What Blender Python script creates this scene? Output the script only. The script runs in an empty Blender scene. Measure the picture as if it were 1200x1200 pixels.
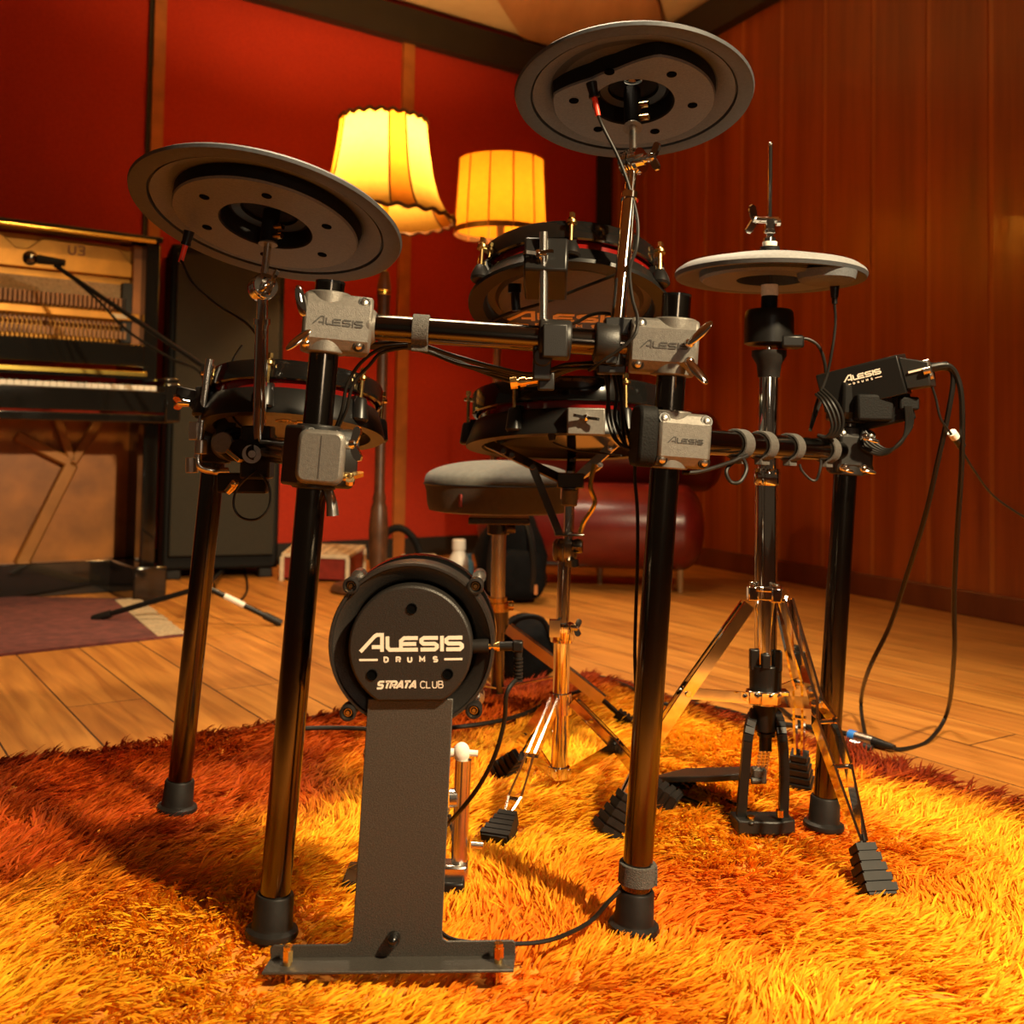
import bpy, bmesh, math, random
import numpy as np
from mathutils import Vector, Matrix, Quaternion
random.seed(7); rng = np.random.default_rng(11)
S = bpy.context.scene
COL = S.collection
PI = math.pi
V = Vector

# ---------------------------------------------------------------- camera
F = 1250.0; CX, CY = 600.0, 467.0; PITCH = math.radians(2.5); ROLL = math.radians(1.0); EYE = 0.59
ROT = (Matrix.Rotation(PI/2 + PITCH, 3, 'X') @ Matrix.Rotation(ROLL, 3, 'Z'))
CAM = V((0, 0, EYE))
def ray(px, py):
    return ROT @ V(((px-CX)/F, -(py-CY)/F, -1.0))
def P(px, py, y):                       # the point at depth y metres that the photo shows at (px, py)
    d = ray(px, py); return CAM + d*(y/d.y)
def G(px, py, z=0.0):                   # the point at height z that the photo shows at (px, py)
    d = ray(px, py); return CAM + d*((z-EYE)/d.z)
def mm(px, y): return px*y/F            # size in metres of px pixels at depth y

cam = bpy.data.cameras.new('camera'); co = bpy.data.objects.new('camera', cam); COL.objects.link(co)
cam.sensor_width = 36; cam.sensor_fit = 'HORIZONTAL'; cam.lens = 36*F/1200
cam.shift_y = -(600-CY)/1200; cam.clip_start = .05
co.matrix_world = Matrix.Translation(CAM) @ ROT.to_4x4()
cam.dof.use_dof = True; cam.dof.focus_distance = 1.42; cam.dof.aperture_fstop = 6.3
S.camera = co

# ---------------------------------------------------------------- materials
MATS = {}
def pm(name, col, rough=.5, metal=0.0, coat=0.0, noise=None, bump=None, spec=.5, sheen=0, trans=None):
    """noise=(scale, amount) varies the colour, bump=(scale, strength)"""
    m = bpy.data.materials.new(name); m.use_nodes = True
    nt = m.node_tree; b = nt.nodes['Principled BSDF']
    b.inputs['Base Color'].default_value = (*col, 1); b.inputs['Roughness'].default_value = rough
    b.inputs['Metallic'].default_value = metal; b.inputs['Coat Weight'].default_value = coat
    b.inputs['Coat Roughness'].default_value = .08; b.inputs['Specular IOR Level'].default_value = spec
    if sheen: b.inputs['Sheen Weight'].default_value = sheen
    tc = nt.nodes.new('ShaderNodeTexCoord')
    if noise:
        n = nt.nodes.new('ShaderNodeTexNoise'); n.inputs['Scale'].default_value = noise[0]; n.inputs['Detail'].default_value = 5
        nt.links.new(tc.outputs['Object'], n.inputs['Vector'])
        r = nt.nodes.new('ShaderNodeValToRGB'); a = noise[1]
        r.color_ramp.elements[0].position = .3; r.color_ramp.elements[1].position = .7
        r.color_ramp.elements[0].color = (*[c*(1-a) for c in col], 1); r.color_ramp.elements[1].color = (*[min(1, c*(1+a)) for c in col], 1)
        nt.links.new(n.outputs['Fac'], r.inputs['Fac']); nt.links.new(r.outputs['Color'], b.inputs['Base Color'])
    if bump:
        n = nt.nodes.new('ShaderNodeTexNoise'); n.inputs['Scale'].default_value = bump[0]; n.inputs['Detail'].default_value = 3
        nt.links.new(tc.outputs['Object'], n.inputs['Vector'])
        q = nt.nodes.new('ShaderNodeBump'); q.inputs['Strength'].default_value = bump[1]; q.inputs['Distance'].default_value = .002
        nt.links.new(n.outputs['Fac'], q.inputs['Height']); nt.links.new(q.outputs['Normal'], b.inputs['Normal'])
    MATS[name] = m; return m
pm('leg_black', (.115,.098,.080), .17, 1.0, noise=(9,.15))
pm('gloss_black', (.005,.0046,.0042), .12, 0, coat=.6)
pm('satin_black', (.0075,.0068,.0062), .34, spec=.3)
pm('matte_black', (.007,.0065,.006), .65, spec=.15, bump=(400,.3))
pm('rubber', (.011,.009,.0078), .5, spec=.25, noise=(60,.3))
pm('clamp_grey', (.17,.155,.135), .42, .55, noise=(260,.12), bump=(900,.25))
pm('clamp_dark', (.016,.0145,.013), .42, .3, bump=(900,.2))
pm('engraved', (.035,.030,.026), .6)
pm('powder_grey', (.060,.053,.045), .42, .35, noise=(700,.35), bump=(900,.4))
pm('powder_dark', (.024,.020,.017), .40, .3, noise=(700,.25), bump=(900,.3))
pm('cymbal_under', (.098,.104,.112), .5, noise=(300,.14), bump=(500,.25))
pm('cymbal_rim', (.046,.049,.053), .5, noise=(200,.15))
pm('cymbal_top', (.20,.195,.19), .6, noise=(200,.1))
pm('chrome', (.90,.89,.86), .06, 1.0, noise=(30,.05))
pm('chrome_soft', (.74,.70,.64), .24, 1.0, noise=(40,.08))
pm('brass_warm_chrome', (.85,.58,.22), .22, 1.0, noise=(50,.1))  # brass; on wing screws and clamp bolts, chrome's orange reflection put into colour
pm('dark_chrome', (.16,.14,.12), .18, 1.0, noise=(40,.1))
pm('cable_black', (.009,.0075,.006), .40, spec=.25, noise=(30,.2))
pm('velcro', (.075,.068,.060), .95, noise=(500,.4), bump=(700,.9))
pm('white_print', (.74,.62,.50), .6, noise=(30,.04))
pm('gold_print', (.90,.55,.12), .4, noise=(30,.05))
pm('felt_white', (.72,.66,.56), .9, noise=(200,.1))
pm('red_band', (.13,.004,.003), .10, 0, coat=.8, noise=(20,.2))  # the accent band's own dark red, glossy
pm('red_boot', (.75,.05,.02), .4, noise=(30,.1))
pm('drum_under', (.085,.070,.055), .42, noise=(300,.12))
pm('seat_top', (.085,.080,.066), .85, noise=(90,.15), bump=(600,.5), sheen=.1)
pm('seat_side', (.045,.036,.028), .5, noise=(90,.15), bump=(300,.3))
pm('leather_red', (.125,.008,.005), .28, 0, coat=.2, noise=(14,.2), bump=(160,.2))
pm('wood_leg', (.30,.15,.055), .35, noise=(30,.2))
pm('lamp_wood', (.085,.034,.014), .4, noise=(25,.3))
pm('cloth_dark', (.024,.021,.015), .95, noise=(280,.35), bump=(500,.5))
pm('piano_black', (.008,.007,.006), .07, 0, coat=.7, noise=(5,.1))
pm('piano_gold', (.58,.25,.032), .36, .55, noise=(14,.15))
pm('piano_wood', (.34,.115,.014), .42, noise=(9,.28))
pm('piano_bronze', (.34,.135,.028), .40, .35, noise=(7,.2))
pm('ivory', (.80,.72,.62), .25, noise=(20,.04))
pm('felt_grey', (.34,.22,.12), .95, noise=(120,.25))
pm('hammer_wood', (.30,.13,.04), .55, noise=(60,.2))
pm('bag_black', (.003,.003,.0034), .85, spec=.1, noise=(30,.3), bump=(120,.6))
pm('white_plastic', (.70,.66,.58), .4, noise=(30,.05))
pm('blue_plastic', (.10,.28,.42), .35, noise=(30,.1))
pm('red_box', (.22,.020,.012), .5, noise=(30,.2))
pm('cream', (.62,.50,.34), .7, noise=(40,.12))
pm('blue_ring', (.02,.16,.55), .35, noise=(30,.1))
pm('steel', (.62,.58,.52), .3, 1.0, noise=(60,.08))
pm('trim_wood', (.36,.12,.025), .5, noise=(12,.2))
pm('trim_black', (.011,.009,.007), .6, noise=(12,.2))
pm('yellow_brass', (.95,.66,.14), .2, 1.0, noise=(40,.08))
pm('rug_back', (.62,.22,.015), .95, noise=(40,.3))
pm('fringe', (.30,.22,.13), .95, noise=(90,.2))
pm('screen_ink', (.004,.004,.005), .2)

# ---------------------------------------------------------------- mesh building
class MB:
    def __init__(s): s.v = []; s.f = []; s.mi = []; s.cur = 0
    def add(s, vs, fs):
        o = len(s.v); s.v += [V(q) for q in vs]; s.f += [[i+o for i in f] for f in fs]; s.mi += [s.cur]*len(fs); return s
    def mat(s, i): s.cur = i; return s
    def box(s, c, size, R=None, taper=1.0):
        c = V(c); x, y, z = [q/2 for q in size]; vs = []
        for sz in (-1, 1):
            k = taper if sz > 0 else 1
            for sx, sy in ((-1,-1),(1,-1),(1,1),(-1,1)):
                p = V((sx*x*k, sy*y*k, sz*z)); vs.append(c + (R @ p if R else p))
        return s.add(vs, [[3,2,1,0],[4,5,6,7],[0,1,5,4],[1,2,6,5],[2,3,7,6],[3,0,4,7]])
    def bar(s, a, b, w, t, up=(0,0,1)):          # rectangular bar from a to b, width w across, thickness t along "up"
        a, b = V(a), V(b); z = (b-a); L = z.length; z.normalize(); u = V(up); x = u.cross(z)
        if x.length < 1e-4: x = V((1,0,0)).cross(z)
        x.normalize(); y = z.cross(x)
        return s.box((a+b)/2, (w, t, L), Matrix((x, y, z)).transposed())
    def cyl(s, a, b, r, r2=None, n=20, caps=True):
        a, b = V(a), V(b); r2 = r if r2 is None else r2; z = (b-a).normalized(); x = z.orthogonal().normalized(); y = z.cross(x)
        vs = []; 
        for c, rr in ((a, r), (b, r2)):
            for i in range(n):
                t = 2*PI*i/n; vs.append(c + x*math.cos(t)*rr + y*math.sin(t)*rr)
        fs = [[i, (i+1) % n, n+(i+1) % n, n+i] for i in range(n)]
        if caps: fs += [list(range(n))[::-1], list(range(n, 2*n))]
        return s.add(vs, fs)
    def tube(s, pts, r, n=8, sub=5, caps=True, flat=None, r_end=None):
        pts = smooth(pts, sub) if sub > 1 else [V(p) for p in pts]
        N = len(pts); T = [(pts[min(i+1, N-1)]-pts[max(i-1, 0)]).normalized() for i in range(N)]
        x = T[0].orthogonal().normalized(); vs = []
        for i in range(N):
            x = (x - T[i]*x.dot(T[i])).normalized(); y = T[i].cross(x)
            rr = r if r_end is None else r+(r_end-r)*i/(N-1)
            for k in range(n):
                t = 2*PI*k/n; vs.append(pts[i] + x*math.cos(t)*rr + y*math.sin(t)*rr)
        fs = [[i*n+k, i*n+(k+1) % n, (i+1)*n+(k+1) % n, (i+1)*n+k] for i in range(N-1) for k in range(n)]
        if caps: fs += [list(range(n))[::-1], list(range((N-1)*n, N*n))]
        return s.add(vs, fs)
    def lathe(s, prof, M, n=48, closed=False, a0=0, a1=2*PI):
        full = abs(a1-a0-2*PI) < 1e-6; m = n if full else n+1; K = len(prof); vs = []
        for i in range(m):
            t = a0+(a1-a0)*i/n
            for r, z in prof: vs.append(M @ V((r*math.cos(t), r*math.sin(t), z)))
        fs = []
        for i in range(n):
            j = (i+1) % m
            for k in range(K if closed else K-1):
                l = (k+1) % K; q = [i*K+k, j*K+k, j*K+l, i*K+l]
                if prof[k][0] < 1e-7: q = [i*K+k, j*K+l, i*K+l]
                elif prof[l][0] < 1e-7: q = [i*K+k, j*K+k, i*K+l]
                fs.append(q)
        return s.add(vs, fs)
    def prism(s, out, M, h0, h1):                # 2-D outline (x, y) lifted from z=h0 to h1 in frame M
        n = len(out); vs = [M @ V((x, y, h0)) for x, y in out] + [M @ V((x, y, h1)) for x, y in out]
        return s.add(vs, [list(range(n))[::-1], list(range(n, 2*n))] + [[i, (i+1) % n, n+(i+1) % n, n+i] for i in range(n)])
    def ball(s, c, r, sc=(1,1,1), n=16, R=None):
        c = V(c); vs = []; m = n//2
        M = Matrix.Translation(c) @ (R.to_4x4() if R else Matrix()) @ Matrix.Diagonal((*sc, 1))
        return s.lathe([(max(0, r*math.sin(PI*k/m)) if 0 < k < m else 0, r*math.cos(PI*k/m)) for k in range(m+1)], M, n)
    def ring(s, c, axis, R, r, n=32, k=8):
        M = frame(c, axis)
        return s.lathe([(R+r*math.cos(2*PI*i/k), r*math.sin(2*PI*i/k)) for i in range(k)], M, n, closed=True)
    def build(s, name, mat, parent=None, bevel=0, ang=35, kind=None, label=None, fix=True):
        me = bpy.data.meshes.new(name); vs = s.v
        c = sum(vs, V())/len(vs); lo = min(v.z for v in vs)
        org = V((c.x, c.y, c.z if parent else lo))
        me.from_pydata([tuple(v-org) for v in vs], [], s.f); 
        if fix:
            bm = bmesh.new(); bm.from_mesh(me); bmesh.ops.recalc_face_normals(bm, faces=bm.faces); bm.to_mesh(me); bm.free()
        for q in (mat if isinstance(mat, (list, tuple)) else [mat]): me.materials.append(MATS[q] if isinstance(q, str) else q)
        me.polygons.foreach_set('material_index', s.mi)
        me.polygons.foreach_set('use_smooth', [True]*len(s.f)); me.set_sharp_from_angle(angle=math.radians(ang)); me.update()
        o = bpy.data.objects.new(name, me); COL.objects.link(o)
        place(o, org, parent)
        if bevel:
            b = o.modifiers.new('bevel', 'BEVEL'); b.width = bevel; b.segments = 2; b.limit_method = 'ANGLE'; b.angle_limit = math.radians(40)
        if kind: o['kind'] = kind
        if label: o['label'] = label
        return o
ORG = {}
def place(o, org, parent):
    ORG[o] = V(org)
    if parent: o.parent = parent; o.location = V(org)-ORG[parent]
    else: o.location = org
def thing(name, label, cat, loc, group=None):
    o = bpy.data.objects.new(name, None); COL.objects.link(o); o.empty_display_size = .05
    place(o, V(loc), None); o['label'] = label; o['category'] = cat
    if group: o['group'] = group
    return o
def tag(o, label, cat, group=None):
    o['label'] = label; o['category'] = cat
    if group: o['group'] = group
    return o
def smooth(pts, sub=6):
    pts = [V(p) for p in pts]
    if len(pts) < 3: return pts
    out = []; n = len(pts)
    for i in range(n-1):
        a, b, c, d = pts[max(i-1, 0)], pts[i], pts[i+1], pts[min(i+2, n-1)]
        for k in range(sub):
            t = k/sub
            out.append(.5*((2*b)+(c-a)*t+(2*a-5*b+4*c-d)*t*t+(3*b-a-3*c+d)*t**3))
    out.append(pts[-1]); return out
def frame(c, z, x=None):
    z = V(z).normalized(); x = V(x) if x is not None else z.orthogonal()
    x = (x - z*x.dot(z)).normalized(); y = z.cross(x)
    return Matrix.Translation(V(c)) @ Matrix((x, y, z)).transposed().to_4x4()
def disc(px, py, y, ang, ratio, below=True):
    """frame of a disc whose outline the photo shows as an ellipse: ang = turn of the long axis (deg, image down positive), ratio = short/long"""
    c = P(px, py, y); v = (c-CAM).normalized(); a = math.radians(ang)
    e = (P(px+10*math.cos(a), py+10*math.sin(a), y)-c); e = (e-v*e.dot(v)).normalized()
    m = v.cross(e).normalized()
    if m.z > 0: m = -m
    d = -v*ratio + m*math.sqrt(1-ratio*ratio)      # normal of the face turned to the camera
    if not below: d = -v*ratio - m*math.sqrt(1-ratio*ratio)
    up = -d if below else d
    return frame(c, up, e)
def rounded(w, h, r, n=4):
    out = []
    for cx, cy, a in ((w/2-r, h/2-r, 0), (-w/2+r, h/2-r, 90), (-w/2+r, -h/2+r, 180), (w/2-r, -h/2+r, 270)):
        for k in range(n+1):
            t = math.radians(a+90*k/n); out.append((cx+r*math.cos(t), cy+r*math.sin(t)))
    return out

# ---------------------------------------------------------------- lettering made of strokes
def stroke(mb, pts, w, M, h0, h1, closed=False):
    p = [V((x, y)) for x, y in pts]; n = len(p); L = []; R = []
    for i in range(n):
        a = p[i-1] if i > 0 else (p[-1] if closed else None); b = p[i+1] if i < n-1 else (p[0] if closed else None)
        d1 = (p[i]-a).normalized() if a is not None else None; d2 = (b-p[i]).normalized() if b is not None else None
        d1 = d1 or d2; d2 = d2 or d1
        n1 = V((-d1.y, d1.x)); n2 = V((-d2.y, d2.x)); m = (n1+n2)
        m = m.normalized() if m.length > 1e-6 else n1
        k = min(2.0, 1/max(.3, m.dot(n1))); L.append(p[i]+m*w/2*k); R.append(p[i]-m*w/2*k)
    rng_ = range(n if closed else n-1)
    for i in rng_:
        j = (i+1) % n
        mb.prism([tuple(L[i]), tuple(R[i]), tuple(R[j]), tuple(L[j])], M, h0, h1)
MARK = [[(259,562),(338,478),(350,471),(378,471),(378,563)], [(322,537),(378,537)],
        [(408,480),(408,540),(420,553),(575,553)], [(575,490),(500,490),(482,505),(482,553)], [(482,522),(566,522)],
        [(686,490),(608,490),(594,500),(594,512),(606,522),(668,522),(680,531),(680,542),(668,553),(590,553)],
        [(708,480),(708,563)],
        [(820,490),(745,490),(731,500),(731,512),(743,522),(806,522),(818,531),(818,542),(806,553),(731,553)]]
GL = {'D': [[(0,0),(0,1),(.5,1),(.8,.75),(.8,.25),(.5,0),(0,0)]], 'R': [[(0,0),(0,1),(.6,1),(.8,.85),(.8,.6),(.6,.45),(0,.45)], [(.4,.45),(.8,0)]],
      'U': [[(0,1),(0,.2),(.2,0),(.6,0),(.8,.2),(.8,1)]], 'M': [[(0,0),(0,1),(.5,.35),(1,1),(1,0)]],
      'S': [[(.8,1),(.15,1),(0,.87),(0,.62),(.15,.5),(.65,.5),(.8,.38),(.8,.13),(.65,0),(0,0)]],
      'T': [[(0,1),(.9,1)], [(.45,1),(.45,0)]], 'A': [[(0,0),(.45,1),(.55,1),(.95,0)], [(.25,.3),(.78,.3)]],
      'C': [[(.85,.85),(.65,1),(.25,1),(0,.75),(0,.25),(.25,0),(.65,0),(.85,.15)]], 'L': [[(0,1),(0,0),(.7,0)]],
      'B': [[(0,0),(0,1),(.55,1),(.72,.88),(.72,.64),(.55,.52),(0,.52)], [(.55,.52),(.8,.4),(.8,.14),(.6,0),(0,0)]],
      '3': [[(0,1),(.65,1),(.8,.88),(.8,.62),(.65,.5),(.2,.5)], [(.65,.5),(.8,.38),(.8,.12),(.65,0),(0,0)]]}
def word(mb, txt, x, y, h, adv, wst, M, h0, h1, slant=0, sx=1.0):
    for ch in txt:
        for pl in GL.get(ch, []):
            stroke(mb, [(x+(a*sx+slant*b)*h, y+b*h) for a, b in pl], wst, M, h0, h1)
        x += adv
def logo(mb, M, width, h0, h1, drums=True, thick=20):
    """the wide squared word mark with the small spaced word under it, centred on M (x right, y up, z out)"""
    k = width/565.0; T = lambda x, y: ((x-538)*k, -(y-(530 if drums else 515))*k)
    for i, pl in enumerate(MARK): stroke(mb, [T(*q) for q in pl], thick*k, M, h0, h1+i*.00005)
    if drums:
        for xs in ((252, 354), (720, 820)): stroke(mb, [T(xs[0], 607), T(xs[1], 607)], 11*k, M, h0, h1)
        for ch, x in zip('DRUMS', (390, 457, 520, 586, 661)):
            tx, ty = T(x, 619); word(mb, ch, tx, ty, 25*k, 0, 8*k, M, h0, h1)

# ---------------------------------------------------------------- hardware helpers
def screw(mb, c, axis, r=.004, h=.003):          # a pan head with a cross recess
    M = frame(c, axis)
    mb.lathe([(0, h), (r*.35, h), (r*.8, h*.75), (r, 0), (0, 0)], M, 14)
def wing(mb, c, axis, blade, L=.022, w=.011, hub=.006, stem=.012):
    """wing screw: stem along axis, two leaf blades spread along blade"""
    c = V(c); a = V(axis).normalized(); b = V(blade); b = (b-a*b.dot(a)).normalized()
    mb.cyl(c, c+a*stem, hub*.8, hub, 14)
    t = c+a*stem; mb.lathe([(0,.006),(hub*.8,.004),(hub*1.05,0),(hub*.9,-.005)], frame(t, a), 14)
    for s in (1, -1):
        M = frame(t, a.cross(b), b*s + a*.45)
        o = [(.0,-.4*w),(.4*L,-.48*w),(.8*L,-.5*w),(1.05*L,-.3*w),(1.12*L,.1*w),(.95*L,.42*w),(.6*L,.4*w),(.2*L,.35*w),(0,.35*w)]
        mb.prism(o, M, -.0022, .0022)
def leaf(mb, hub, a, b, w=.010, t=.0028, nrm=(0,-.72,.69)):
    """wing-nut blade: a flat leaf from a to b with a short stem and boss at hub"""
    a, b, hub = V(a), V(b), V(hub); z = (b-a); L = z.length; z.normalize(); n = V(nrm); n = (n-z*n.dot(z)).normalized(); y = z.cross(n)
    M = Matrix.Translation((a+b)/2) @ Matrix((n, y, z)).transposed().to_4x4() @ Matrix.Diagonal((t, w/2, L/2, 1))
    mb.lathe([(math.sin(PI*k/12)**.8, -math.cos(PI*k/12)) if 0 < k < 12 else (0, -math.cos(PI*k/12)) for k in range(13)], M, 20)
    mb.cyl(hub, a+z*L*.12, .0035, .0028, 12); mb.ball(hub, .0062, n=14)
def boot(mb, a, d, L=.05, w=.024, n=5, up=(0,0,1)):
    """ribbed rubber foot starting at a and running along d, widening to its sole"""
    a = V(a); d = V(d).normalized(); 
    for k in range(n):
        f0 = k/n; f1 = (k+.72)/n; ws = w*(.72+.5*f0)
        p0 = a+d*L*f0; p1 = a+d*L*f1; mb.bar(p0, p1, ws, ws*1.25, up); mb.bar(p1, a+d*L*(k+1)/n, ws*.86, ws*1.08, up)
# ---------------------------------------------------------------- drum rack
LEG_R = .0178
LEGS = {'LF': (G(318,1096,.013), P(387,333,1.29)), 'RF': (G(742,1090,.013), P(793,348,1.30)),
        'LR': (G(207,950,.013), P(254,506,1.68)), 'RR': (G(965,970,.013), P(997,452,1.66))}
def on_leg(k, z):
    a, b = LEGS[k]; return a+(b-a)*((z-a.z)/(b.z-a.z))
def leg_dir(k):
    a, b = LEGS[k]; return (b-a).normalized()
rack = thing('drum_rack', 'black four-legged tube rack carrying the whole electronic drum kit on the shaggy rug', 'drum rack', (LEGS['LF'][0]+LEGS['RF'][0])/2)
for k, (a, b) in LEGS.items():
    d = (b-a).normalized(); m = MB(); m.cyl(a+d*.012, b, LEG_R, n=40)
    lg = m.build('leg', 'leg_black', rack)
    M = frame(a, (0,0,1)); m = MB()
    Mb = frame(a, d)
    m.lathe([(0,.001),(.030,.001),(.031,.004),(.030,.008),(.0245,.011),(.0235,.014),(.0222,.046),(.021,.048),(.018,.048)], Mb, 40)
    m.build('rubber_foot', 'rubber', lg)
    if k in ('LF', 'RF'):
        m = MB(); m.lathe([(.0178,0),(.0182,.003),(.0182,.0)], frame(b, d), 32); m.cyl(b-d*.004, b+d*.0015, LEG_R*.93, n=32)
        m.build('end_cap', 'gloss_black', lg)
BARS = {}
def bar(k1, z1, k2, z2, r):
    a, b = on_leg(k1, z1), on_leg(k2, z2); BARS[k1+k2] = (a, b, r)
    m = MB(); m.cyl(a, b, r, n=36); return m.build('cross_bar', 'leg_black', rack)
zLU = .733; zRU = .712; zLL = .572; zLR = .588; zRL = .600; zRR = .590
bar('LF', zLU, 'RF', zRU, .0158); bar('LF', zLL, 'LR', zLR, .0165); bar('RF', zRL, 'RR', zRR, .0165)
def bar_at(key, t): a, b, r = BARS[key]; return a+(b-a)*t
def bar_dir(key): a, b, r = BARS[key]; return (b-a).normalized()

def clamp(k, z, yaw, w, h, d, off, mat, mark, screws, wings, side=None, sidemat=None):
    """two-shell tube clamp round leg k at height z; yaw turns its marked face, off slides it sideways"""
    c = on_leg(k, z); up = leg_dir(k); x = Matrix.Rotation(math.radians(yaw), 3, 'Z') @ V((1,0,0))
    M = frame(c, up, x)                            # x right, y away, z up the leg
    Mx = M @ Matrix.Translation((off, 0, 0))
    m = MB(); f = -d*.56
    prof = [(f,-.30*h),(f,.30*h),(f+.010,.5*h),(d*.44,.5*h),(d*.44,-.5*h),(f+.010,-.5*h)]
    MX = Mx @ Matrix(((0,0,1,0),(1,0,0,0),(0,1,0,0),(0,0,0,1)))
    m.prism(prof, MX, -w/2, w/2)
    o = m.build('clamp', mat, rack, bevel=.004)
    m = MB(); m.cyl(M @ V((0,-.004,-.53*h)), M @ V((0,-.004,.53*h)), LEG_R+.0085, n=32); m.build('clamp_collar', mat, o, bevel=.002)
    if mark:
        m = MB(); MT = Mx @ Matrix.Translation((0, f, 0)) @ Matrix(((1,0,0,0),(0,0,-1,0),(0,1,0,0),(0,0,0,1)))
        logo(m, MT, w*mark, -.001, .0006, drums=False, thick=15); m.build('engraved_mark', 'engraved', o)
    m = MB(); n = 0
    for sx, sz in screws:
        p = Mx @ V((sx*w/2, f+.004, sz*h/2)); ax = (Mx.to_3x3() @ V((0,-1,.35*(1 if sz > 0 else -1)))).normalized()
        m = MB(); m.ring(p, ax, .0062, .0014, 20, 6); m.cyl(p-ax*.004, p+ax*.0005, .006, n=16); b = m.build('screw_seat', 'clamp_dark', o)
        m = MB(); screw(m, p+ax*.0005, ax, .0046, .0035); m.build('screw', 'steel', b)
    for pos, ax, bl in wings:
        m = MB(); wing(m, Mx @ V((pos[0]*w/2, pos[1]*d/2, pos[2]*h/2)), Mx.to_3x3() @ V(ax), Mx.to_3x3() @ V(bl), L=.029, w=.015)
        m.build('wing_screw', 'chrome', o)
    return o
FC = [(-.8,.75),(.8,.75),(-.8,-.75),(.8,-.75)]
CL = {}
CL['LF'] = clamp('LF', zLU, 12, .082, .070, .056, .012, 'clamp_grey', .72, [(.72,.75),(.66,-.75)],
      [])
CL['RF'] = clamp('RF', zRU, -6, .082, .066, .056, -.012, 'clamp_grey', .68, [(-.72,.75),(-.72,-.75)],
      [])
clamp('LF', zLL, 38, .074, .072, .058, .006, 'clamp_dark', 0, [(-.75,.75),(-.75,-.75),(.1,.75),(.1,-.75)], [])
# lighter outer shell on the camera side of that clamp
_c = on_leg('LF', zLL); _M = frame(_c, leg_dir('LF'), V((1,0,0)))
m = MB(); m.prism(rounded(.056,.064,.012), _M @ Matrix.Translation((.014,-.0275,0)) @ Matrix(((1,0,0,0),(0,0,-1,0),(0,1,0,0),(0,0,0,1))), 0, .016)
sh = m.build('clamp_shell', 'clamp_grey', rack, bevel=.005)
m = MB(); wing(m, _M @ V((.038,-.03,.016)), (.9,-.3,.1), (0,.1,1), L=.02); m.build('wing_screw', 'chrome', sh)
m = MB(); wing(m, _M @ V((.036,-.025,-.020)), (1,-.2,-.15), (.4,-.8,-.3), L=.02); m.build('wing_screw', 'brass_warm_chrome', sh)  # chrome screw, its orange reflection painted as brass
m = MB(); m.tube([_M @ V((.020,-.005,-.037)), _M @ V((.027,-.012,-.052)), _M @ V((.030,-.012,-.068))], .0055, 12, r_end=.0075); m.build('lever', 'steel', sh)
m = MB(); m.box(_M @ V((.014,-.0435,0)), (.0012,.001,.05), _M.to_3x3()); m.build('parting_line', 'engraved', sh)
clamp('RF', zRL, 10, .066, .066, .060, .012, 'clamp_grey', .66, FC, [])
m = MB(); _M = frame(on_leg('RF', zRL), leg_dir('RF'), (1,.1,0))
m.prism(rounded(.058,.074,.016), _M @ Matrix.Translation((-.030,-.004,.002)) @ Matrix(((0,0,1,0),(1,0,0,0),(0,1,0,0),(0,0,0,1))), -.012, .012)
m.build('clamp_shell', 'matte_black', rack, bevel=.004)
CL['RR'] = clamp('RR', zRR, 4, .054, .070, .056, .004, 'clamp_dark', 0, FC,
      [])
clamp('RR', zRR+.078, 8, .058, .066, .062, .002, 'satin_black', 0, [(.8,-.75)], [])
for k, z in (('LR', zLR),):
    clamp(k, z, 20, .052, .062, .052, 0, 'satin_black', 0, [], [])
for k_, hub_, a_, b_, w_ in (('LF',(364,356,1.262),(356,371,1.252),(349,334,1.248),.012), ('LF',(359,402,1.262),(364,386,1.252),(335,410,1.243),.012),
        ('RF',(808,402,1.262),(806,404,1.250),(835,377,1.238),.013), ('RF',(808,424,1.262),(805,421,1.250),(829,450,1.238),.013),
        ('RR',(1014,512,1.61),(1014,513,1.60),(1031,518,1.60),.009), ('RR',(1012,549,1.61),(1010,550,1.60),(1027,554,1.60),.009), ('RR',(990,548,1.61),(988,549,1.60),(1001,553,1.60),.009)):
    m = MB(); leaf(m, P(*hub_), P(*a_), P(*b_), w_); m.build('wing_screw', 'chrome', CL[k_])
# end sleeves where the bars leave the clamps
for key, t in (('LFRF', .118), ('RFRR', .115), ('LFLR', .115)):
    p = bar_at(key, t); d = bar_dir(key); m = MB(); r = BARS[key][2]
    m.lathe([(r,-.012),(r+.006,-.012),(r+.007,-.004),(r+.007,.004),(r+.002,.010),(r,.010)], frame(p, d), 32); m.build('bar_sleeve', 'clamp_grey', rack)
def strap(key, t, w=.02, mat='velcro', tail=True):
    p = bar_at(key, t); d = bar_dir(key); r = BARS[key][2]; M = frame(p, d, (0,0,1)); m = MB()
    m.lathe([(r+.0003,-w/2),(r+.0038,-w/2),(r+.0038,w/2),(r+.0003,w/2)], M, 32, closed=True)
    if tail: m.prism([(-.004,-w/2),(.004,-w/2),(.004,w/2),(-.004,w/2)], M @ Matrix.Translation((-r-.006,0,0)) @ Matrix.Rotation(PI/2,4,'X'), -.006, .006)
    return m.build('cable_strap', mat, rack, bevel=.0008)
strap('LFRF', .27); strap('LFRF', .80, .022); strap('LFRF', .885, .018)
strap('RFRR', .34, .022); strap('RFRR', .47, .022); strap('RFRR', .63, .02); strap('RFRR', .86, .02)
a, b = LEGS['RF']; d = (b-a).normalized(); p = a+d*.068
m = MB(); m.lathe([(LEG_R+.0002,-.012),(LEG_R+.0045,-.012),(LEG_R+.0045,.012),(LEG_R+.0002,.012)], frame(p, d), 36, closed=True)
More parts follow.
